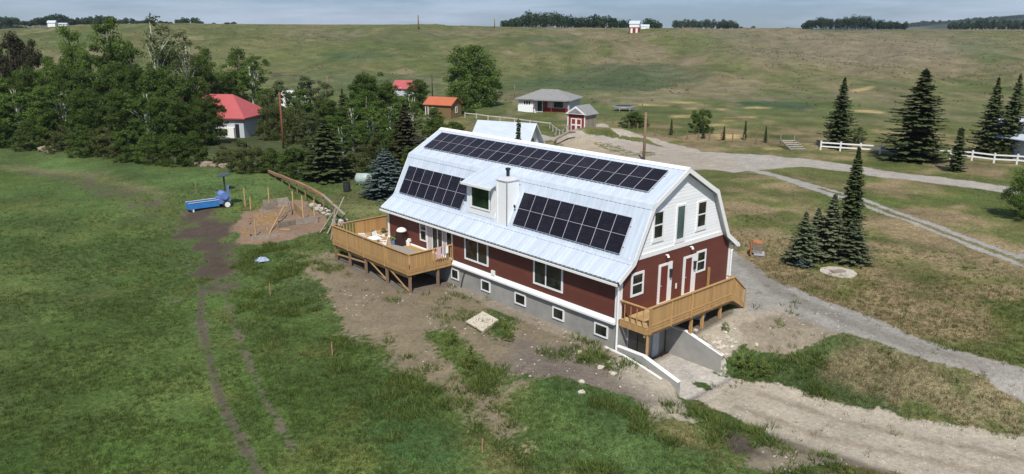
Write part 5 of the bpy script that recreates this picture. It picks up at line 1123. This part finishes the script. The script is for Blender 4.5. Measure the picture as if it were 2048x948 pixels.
# blue feeding trough machine with a little solar panel on a mast
xa, ya = G(378, 424); xb, yb = G(436, 414); L_ = math.hypot(xb-xa, yb-ya)
t = thing('trough_machine', 'bright blue open trough on wheels with motor drum and round dark panel on a mast', 'machine', (xa, ya, gz(xa, ya)), math.atan2(yb-ya, xb-xa))
m = MB(); L2 = L_; m.box(-.1, L2, -.42, -.36, .28, .82); m.box(-.1, L2, .36, .42, .28, .82); m.box(-.1, -.04, -.36, .36, .28, .82); m.box(-.04, L2, -.36, .36, .28, .34); m.build('trough', M_BLUE, t)
m = MB(); m.bar((-.1, -.42, .84), (L2, -.42, .84), .07, .05); m.bar((-.1, .42, .84), (L2, .42, .84), .07, .05); m.build('rim', M_PFRAME, t)
MB().box(.0, L2-.1, -.35, .35, .42, .47).build('feed', M_DARK, t)
MB().box(.25, .35, -.4, .4, 0, .28).build('leg', M_TRIM, t)
m = MB(); m.box(L2, L2+1.0, -.5, .5, .45, 1.0); m.tube([(L2+.5, -.62, 1.15), (L2+.5, .5, 1.15)], .34, 14); m.build('motor_drum', M_BLUED, t, smooth=False)
m = MB(); m.prism([(L2+.85, .6), (L2+1.02, .6), (L2+1.10, 2.0), (L2+.98, 2.0)], 1, -.10, .06); m.build('upright', M_BLUED, t)
for y in (-.62, .62): 
    w_ = MB().tube([(L2+.65, y-.08, .36), (L2+.65, y+.08, .36)], .36, 16).build('wheel', M_DARK, t)
    MB().tube([(L2+.65, y-.10, .36), (L2+.65, y+.10, .36)], .24, 14).build('rim', M_TRIM, w_)
MB().tube([(L2+.75, 0, 1.5), (L2+.75, 0, 2.9)], .07, 8).build('mast', M_DARK, t)
m = MB(); m.tube([(L2+.75, 0, 2.9), (L2+.74, -.0, 2.96)], .58, 18); m.build('round_panel', pm('dark panel', (.06, .065, .085), .4), t); m = MB(); m.blob((L2+1.45, .3, 1.65), (.3, .2, .14), 3); m.build('funnel', M_DARK, t)
# blue tarp bundle, barrel, tank, slab
t = ground_thing('tarp_bundle', 'crumpled grey blue tarp lying in the grass left of the rear deck', 'tarp', 524, 524); m = MB(); m.blob((0, 0, .12), (.42, .28, .22), 5, 10, 6, .35); m.build('tarp', pm('grey blue tarp', (.30, .36, .46), .5, var=.4, scale=9), t); m = MB(); m.blob((-.35, .05, .08), (.25, .2, .14), 8, 8, 5, .3); m.build('fold', pm('dark tarp', (.10, .13, .17), .5, var=.4), t)
t = ground_thing('barrel', 'black barrel standing on the lawn left of the blue spruce', 'barrel', 694, 383); MB().tube([(0, 0, 0), (0, 0, .2), (0, 0, .75), (0, 0, .9)], [.32, .36, .36, .33], 14).build('drum', M_DARK, t); MB().tube([(0, 0, .9), (0, 0, .94)], .36, 14).build('lid', M_BLACK, t)
t = ground_thing('tank', 'pale rounded fibreglass tank lying beside the blue spruce', 'tank', 730, 369); m = MB(); m.tube([(-1.0, 0, .6), (-.8, 0, .6), (.8, 0, .6), (1.0, 0, .6)], [.2, .58, .58, .2], 16); m.build('tank_shell', pm('pale green fibreglass', (.34, .42, .38), .5, var=.2), t, smooth=True)
for x in (-.5, .5): MB().box(x-.08, x+.08, -.5, .5, 0, .12).build('skid', M_WOODG, t)
t = ground_thing('slab', 'pale square board lying on the bare bank in front of the house', 'board', 963, 647, rel=False); C_ = [(932, 648), (966, 628), (997, 645), (965, 668)]; tx, ty = t.location.x, t.location.y
P_ = [(G(u, v)[0]-tx, G(u, v)[1]-ty) for u, v in C_]; zz = [gz(*G(u, v))-t.location.z+.10 for u, v in C_]; m = MB(); m.v = [(x, y, z) for (x, y), z in zip(P_, zz)]+[(x, y, z+.07) for (x, y), z in zip(P_, zz)]; m.f = [[3, 2, 1, 0], [4, 5, 6, 7], [0, 1, 5, 4], [1, 2, 6, 5], [2, 3, 7, 6], [3, 0, 4, 7]]; m.build('panel', pm('cream board', (.56, .50, .40), .8, var=.07), t)
MB().bar((P_[0][0], P_[0][1], zz[0]-.05), (P_[1][0], P_[1][1], zz[1]-.05), .1, .08).build('batten', M_WOODG, t); MB().bar((P_[3][0], P_[3][1], zz[3]-.05), (P_[2][0], P_[2][1], zz[2]-.05), .1, .08).build('batten', M_WOODG, t)
# crate stack right of the house, well cover
t = ground_thing('crate_stack', 'stack of wooden crates with an orange rusty lid right of the house', 'crate stack', 1514, 512, -.28); t.scale = (.8, .8, .9)
MB().box(-.52, .52, -.45, .45, .0, .14).build('pallet', M_WOODG, t); MB().box(-.30, .58, -.52, .42, .16, .30).build('tray', pm('grey metal tray', (.38, .40, .44), .5), t)
for k in range(3):
    c_ = MB(); z0 = .32+k*.24; c_.box(-.42+.02*k, .36, -.36, .36, z0, z0+.22); cc = c_.build('crate', M_WOODG, t)
    s_ = MB(); s_.box(-.44+.02*k, .38, -.39, -.363, z0+.02, z0+.09); s_.box(-.44+.02*k, .38, -.39, -.363, z0+.12, z0+.2); s_.build('slat', M_WOODG, cc)
MB().prism([(-.48, 1.04), (-.40, 1.16), (.32, 1.16), (.42, 1.04)], 1, -.42, .42).build('lid', pm('rusty orange lid', (.36, .15, .06), .8, var=.4), t); MB().box(-.05, .02, -.03, .03, 1.16, 1.30).build('handle', M_WOODF, t); MB().box(-.62, -.46, -.4, .4, .14, 1.0).build('side_board', pm('rusty brown board', (.26, .11, .045), .9, var=.3), t)
t = ground_thing('well_cover', 'pale concrete pad with a wooden lid in the lawn below the front spruces', 'well cover', 1676, 545, .2)
MB().tube([(0, 0, -.1), (0, 0, .06)], 1.15, 9).build('pad', pm('pale cement', (.46, .42, .35), .9, var=.2), t)
for k in range(3): MB().box(-.48, .42, -.24+k*.15, -.11+k*.15, .062, .15).build('lid_board', M_WOODG, t)
# trampoline, pallets
t = ground_thing('trampoline', 'round blue trampoline in the meadow beyond the shed', 'trampoline', 1247, 221)
m = MB(); n = 28
for i in range(n):
    a, b = 6.283*i/n, 6.283*(i+1)/n; k = len(m.v)
    for r_, z_ in ((2.05, .86), (1.55, .92)): m.v += [(r_*math.cos(a), r_*math.sin(a), z_), (r_*math.cos(b), r_*math.sin(b), z_)]
    m.f.append([k, k+1, k+3, k+2])
m.build('pad', pm('blue pad', (.07, .13, .30), .6), t); MB().tube([(0, 0, .86), (0, 0, .875)], 1.6, 24).build('mat', M_DARK, t); MB().tube([(2.03*math.cos(6.283*i/24), 2.03*math.sin(6.283*i/24), .83) for i in range(25)], .04, 5, cap=False).build('rim', M_PFRAME, t)
for i in range(6): MB().tube([(1.95*math.cos(i*1.047), 1.95*math.sin(i*1.047), 0), (1.95*math.cos(i*1.047), 1.95*math.sin(i*1.047), .82)], .035, 5).build('leg', M_PFRAME, t)
t = ground_thing('stile', 'grey weathered plank stile by the wire fence left of the white rail fence', 'stile', 1597, 300, .1)
for k in range(5): MB().box(-1.15+.14*k*.4, 1.05, k*.75, k*.75+.5, .08+.17*k, .14+.17*k).build('plank', pm('silver grey plank', (.36, .34, .30), .9, var=.25), t)
for x in (-1.0, .95): MB().bar((x, 0, 0), (x, 3.6, .86), .08, .16).build('bearer', M_WOODG, t); MB().box(x-.05, x+.05, 3.4, 3.5, 0, 1.8).build('post', M_WOODG, t)
# mound debris logs behind the roof
t = ground_thing('log', 'splintered tree trunk lying on the dirt mound behind the roof', 'log', 1130, 284, .1); MB().tube([(-1.8, -1.0, .2), (-1.0, -.6, .7), (.5, 0, 1.4), (1.4, .1, 1.3)], [.1, .16, .22, .14], 8).build('stem', M_WOODG, t); MB().tube([(-1.5, -.6, .9), (-1.0, .3, 1.9)], [.15, .03], 6).build('branch', M_WOODG, t)
# ---- long rail and garden
(xa, ya), (xb, yb) = G(538, 349), G(690, 452); t = thing('rail_fence', 'long brown wooden rail on thin posts running from the bushes down to the rear deck', 'fence', (xa, ya, gz(xa, ya)), worldco=True)
N_ = 9; pts = []
for i in range(N_+1):
    f = i/N_; x, y = xa+(xb-xa)*f, ya+(yb-ya)*f; z = gz(x, y); pts.append((x, y, z+min(1.45, .45+1.6*f))); 
for i in range(N_):
    a, b = pts[i], pts[i+1]
    if i < 7: MB().bar(a, b, .24, .09).build('rail', M_WOODB, t); MB().bar((a[0]-.1, a[1]-.1, a[2]-.12), (b[0]-.1, b[1]-.1, b[2]-.12), .10, .12).build('rail', M_WOODB, t)
    MB().box(a[0]-.045, a[0]+.045, a[1]-.045, a[1]+.045, a[2]-1.75, a[2]-.05).build('post', M_WOODB, t)
a, b = pts[7], pts[9]; MB().bar(a, (b[0], b[1], b[2]-.5), .22, .10).build('rail', M_WOODG, t)
rs = random.Random(4)
for i in range(26):
    f = rs.uniform(.68, 1.0); x, y = xa+(xb-xa)*f+rs.uniform(-.5, .5), ya+(yb-ya)*f+rs.uniform(-.5, .5); s = rs.uniform(.12, .3)
    m = MB(); m.blob((0, 0, s*.4), (s*1.2, s, s*.7), i, 7, 5, .2); o = m.build('stone', M_STONE); o.location = (x, y, gz(x, y)); tag(o, 'pale stone in the loose heap at the lower end of the long rail', 'stone', 'stones piled at the lower end of the long rail')
for i, (u0, v0, u1, v1, z0, z1) in enumerate([(655, 470, 690, 430, .1, 1.6), (640, 468, 668, 446, .1, .9), (662, 480, 672, 440, .0, 1.1)]):
    a = G(u0, v0); b = G(u1, v1); o = MB().bar((0, 0, z0), (b[0]-a[0], b[1]-a[1], z1), .10, .06).build('loose_board', M_WOODG); o.location = (a[0], a[1], gz(*a))
    tag(o, ['long grey board leaning up against the end of the rail', 'grey board lying low beside the rear deck corner', 'short upright grey board near the rear deck corner'][i], 'board')
g = ground_thing('garden_bed', 'derelict garden plot with old board edging and tan netting', 'garden bed', 560, 440, rel=False); gx_, gy_, gz0 = g.location
def gl(u, v, z=0): x, y = G(u, v); return (x-gx_, y-gy_, gz(x, y)-gz0+z)
for u0, v0, u1, v1, h in ((555, 457, 592, 450, .45), (592, 450, 636, 445, .55), (528, 420, 552, 416, .6), (556, 414, 577, 412, .8), (502, 480, 555, 475, .3)):
    a = gl(u0, v0, h/2); b = gl(u1, v1, h/2); MB().bar(a, b, .07, h).build('edging_board', M_WOODG, g)
for u0, v0, u1, v1 in ((526, 411, 577, 408), (577, 408, 583, 430), (520, 430, 545, 433)): MB().bar(gl(u0, v0, .3), gl(u1, v1, .3), .06, .45).build('edging_board', M_WOODG, g)
net = pm('tan netting', (.34, .23, .12), .95, var=.35, scale=6)
for u0, v0, u1, v1, h in ((508, 452, 556, 446, 1.0), (484, 470, 500, 474, .7), (588, 420, 606, 440, .8)): MB().bar(gl(u0, v0, h/2), gl(u1, v1, h/2), .04, h).build('netting_panel', net, g)
rs = random.Random(9)
for i in range(22):
    a = gl(rs.uniform(495, 640), rs.uniform(412, 474), .04); q = rs.uniform(0, 6.28); l_ = rs.uniform(.3, 1.0)
    if a[0]: MB().bar(a, (a[0]+l_*math.cos(q), a[1]+l_*math.sin(q), a[2]+.02), .08, .05).build('scrap_board', [M_WOODG, M_WOODB, M_WOODF][i % 3], g)
MB().bar(gl(538, 468, .0), gl(570, 432, .9), .10, .06).build('leaning_board', M_WOODF, g)
for u, vb, vt, d in [(491, 414, 378, 'far left end of the garden plot'), (502, 420, 396, 'second from the left at the back of the plot'), (539, 411, 377, 'behind the middle of the garden plot'), (587, 418, 384, 'left one of the three under the long rail'), (607, 440, 393, 'middle one of the three under the long rail'), (630, 445, 402, 'right one of the three under the long rail'), (512, 472, 442, 'at the near left corner of the garden plot')]:
    t = ground_thing('garden_post', 'thin tan wooden post, '+d, 'post', u, vb); x, y = t.location.x, t.location.y; h = ztop(x, y, vt)-t.location.z; MB().box(-.05, .05, -.04, .04, -.2, h).build('stake', M_WOODF, t)
for u, vb, vt, d in [(541, 592, 568, 'in the weeds left of the rear deck'), (665, 712, 686, 'on the grass edge below the rear deck'), (965, 905, 878, 'in the bottom foreground grass'), (393, 385, 366, 'in the grass left of the blue machine')]:
    t = ground_thing('survey_stake', 'small wooden stake '+d, 'stake', u, vb); x, y = t.location.x, t.location.y; h = ztop(x, y, vt)-t.location.z; MB().box(-.03, .03, -.02, .02, -.2, h).build('stick', M_WOODB, t)
# rocks along the field edge and light rocks on the rubble slope
rs = random.Random(11)
for i, (u, v, s) in enumerate([(26, 290, .9), (52, 292, 1.2), (64, 293, .8), (92, 300, 1.0), (100, 304, .7), (386, 328, .9), (400, 330, .8), (415, 331, 1.0), (432, 333, .7), (448, 334, .8)]):
    x, y = G(u, v); m = MB(); m.blob((0, 0, s*.18), (s*1.0, s*.6, s*.36), 40+i, 9, 6, .22); o = m.build('boulder', pm('brown field boulder', (.24, .19, .14), .95, var=.3, rnd=.2)); o.location = (x, y, gz(x, y)); tag(o, 'weathered boulder at the edge of the field under the left trees' if u < 200 else 'boulder in the low stone row in front of the broad olive bush', 'boulder', 'boulders at far left field edge' if u < 200 else 'stone row before the olive bush')
for i in range(44):
    u, v = (rs.gauss(1440, 22), rs.gauss(690, 16)) if i < 26 else (rs.uniform(1370, 1470), rs.uniform(640, 720)) if i < 34 else (rs.uniform(1120, 1340), rs.uniform(690, 790))
    x, y = G(u, v)
    if x < .5 and y > -4 and x > -1.5: x -= 1.2
    if .0 < x < 4.4 and y > -4.3: continue
    s = rs.uniform(.05, .16); m = MB(); m.blob((0, 0, s*.3), (s*1.2, s, s*.6), 90+i, 7, 5, .25); o = m.build('rock', pm('chalky rubble', (.52, .47, .39), .9, var=.2, rnd=.2)); o.location = (x, y, gz(x, y)-.02); r = x > 4
    tag(o, 'chalky rock on the rubble slope right of the walkout' if r else 'small pale rock on the bare bank below the house', 'rock', 'rocks on the rubble slope' if r else 'rocks on the bare bank')
# ------------------------------------------------------------------ things on the rear deck
def chair(x, y, rz, lab):
    t = thing('garden_chair', lab, 'chair', (x, y, 0), rz, 'white plastic garden chairs')
    MB().prism([(-.24, .40), (-.22, .44), (.24, .44), (.24, .40)], 1, -.24, .24).build('seat', M_PLASTIC, t); MB().prism([(-.22, .42), (-.34, .92), (-.30, .93), (-.18, .44)], 1, -.23, .23).build('backrest', M_PLASTIC, t)
    for a in (-1, 1):
        for b in (-1, 1): MB().bar((a*.21, b*.21, .41), (a*.26, b*.25, 0), .04, .04).build('leg', M_PLASTIC, t)
        MB().bar((-.26, a*.25, .64), (.22, a*.25, .62), .05, .03).build('armrest', M_PLASTIC, t)
chair(-2.55, 19.95, .9, 'white plastic chair nearest the outer deck corner'); chair(-2.2, 17.95, 2.4, 'white plastic chair at the near side of the white table'); chair(-1.75, 19.3, -1.2, 'white plastic chair behind the white table')
t = thing('garden_table', 'round white plastic table between the white chairs on the rear deck', 'table', (-2.35, 18.85, 0)); MB().tube([(0, 0, .68), (0, 0, .72)], .45, 18).build('tabletop', M_PLASTIC, t)
for a in range(4): MB().bar((.2*math.cos(a*1.57+.8), .2*math.sin(a*1.57+.8), .68), (.38*math.cos(a*1.57+.8), .38*math.sin(a*1.57+.8), 0), .05, .05).build('leg', M_PLASTIC, t)
def onray_deck(u, v, z=0.): d = ray(u, v); k = (z-CZ)/d.z; return CX+d.x*k, CY+d.y*k
x, y = onray_deck(804, 489); t = thing('patio_heater', 'dark covered grill with a white domed top by the red wall on the rear deck', 'grill', (x, y, 0), .2)
MB().tube([(0, 0, 0), (0, 0, .12), (0, 0, .95)], [.52, .52, .34], 4).build('cover', pm('dark brown cover', (.035, .016, .013), .5, var=.3), t)
m = MB(); m.tube([(0, 0, .93), (0, 0, 1.03), (0, 0, 1.13), (0, 0, 1.19)], [.36, .33, .22, .05], 18); m.build('domed_lid', M_PLASTIC, t, smooth=True); MB().tube([(.25, -.38, .3), (.25, -.5, .32)], .14, 12).build('gas_bottle', M_PLASTIC, t); MB().box(.28, .6, -.22, .2, .62, .66).build('side_shelf', M_DARK, t)
t.name = 'grill'
x, y = onray_deck(803, 499); t = thing('floor_mat', 'grey mat spread on the rear deck boards in front of the grill', 'mat', (x, y, .004), 1.57); MB().box(-1.5, 1.1, -.42, .42, 0, .012).build('mat_sheet', pm('grey mat', (.28, .28, .27), .9, var=.1), t); MB().box(-1.85, -1.45, -.2, .3, .0, .016).build('mat_end', M_DARK, t)
MB().box(-1.5, 1.1, .43, .48, .0, .05).build('mat_edge', M_TRIM, t)
def plant(x, y, s, lab, mt=L_YEL, grp=None):
    t = thing('potted_plant', lab, 'potted plant', (x, y, 0), 0, grp); MB().tube([(0, 0, 0), (0, 0, s*.5)], [s*.22, s*.3], 10).build('pot', M_PLASTIC if mt is L_OLV else M_BLUED, t)
    r = np.random.RandomState(int(x*100) % 97); n = 140; d = r.normal(size=(n, 3)); d /= np.linalg.norm(d, axis=1)[:, None]; o = bpy.data.objects.new('leaves', quads('leaves', d*r.rand(n)[:, None]**.4*s*.45+[0, 0, s*.75], d+r.normal(size=d.shape)*.5, np.full(n, .09), r.rand(n), mt)); COL.objects.link(o); o.parent = t
x, y = onray_deck(787, 489); plant(x, y, .6, 'green leafy plant in a blue pot left of the grill')
x, y = onray_deck(770, 472); plant(x-.1, y, .5, 'dry looking plant in a pale pot near the back deck corner', L_OLV); x, y = onray_deck(764, 474); plant(x-.5, y+.3, .4, 'small pale potted plant next to the dry one', L_PALE)
x, y = onray_deck(832, 487); t = thing('bucket', 'small white bucket by the wall right of the grill', 'bucket', (-.25, y, 0)); MB().tube([(0, 0, 0), (0, 0, .32)], [.12, .15], 12).build('pail', M_PLASTIC, t); MB().tube([(0, -.15, .3), (0, 0, .4), (0, .15, .3)], .01, 4).build('handle', M_DARK, t)
# cloths on the open part of the near railing
for i, (xx, w_, z0, mt, lab) in enumerate([(-1.15, .34, .35, M_PINK, 'pink flowered cloth hung on the open deck railing'), (-.55, .2, .55, M_PLASTIC, 'white towel on the open deck railing near the wall'), (-.85, .16, .5, pm('grey cloth', (.5, .5, .55), .9), 'narrow grey cloth between the pink and white ones')]):
    t = thing('cloth', lab, 'cloth', (xx, DY0-.06, z0)); m = MB(); n = 6
    for k in range(n+1):
        x_ = -w_/2+w_*k/n; yy = -.03-.02*math.sin(k*2.1+i)
        m.v += [(x_, yy-.012, 0), (x_, yy-.012, 1.03-z0), (x_, yy, 1.03-z0), (x_, yy, 0)]
    for k in range(n):
        a = k*4; m.f += [[a, a+4, a+5, a+1], [a+1, a+5, a+6, a+2], [a+2, a+6, a+7, a+3], [a+3, a+7, a+4, a]]
    m.build('fabric', mt, t)
# stored box under the side deck
t = thing('storage_bin', 'pale blue bin stored in the dark under the side porch', 'bin', (6.1, -.75, gz(6.1, -.75)), .2); MB().box(-.3, .3, -.22, .22, 0, .5).build('tub', M_GREYW, t); MB().box(-.33, .33, -.25, .25, .5, .54).build('lid', M_BLUED, t)
# HAZE
hz = bpy.data.materials.new('air haze'); hz.use_nodes = True; hn = hz.node_tree; hn.nodes.clear()
pv = hn.nodes.new('ShaderNodeVolumePrincipled'); pv.inputs['Color'].default_value = (.75, .86, 1, 1); pv.inputs['Density'].default_value = .0001; pv.inputs['Anisotropy'].default_value = .2
ho = hn.nodes.new('ShaderNodeOutputMaterial'); hn.links.new(pv.outputs[0], ho.inputs['Volume'])
stuff(MB().box(-901, 3901, -1101, 3901, -6, 95).build('haze', hz))
for o in bpy.data.objects:
    if '_o' in o: del o['_o']
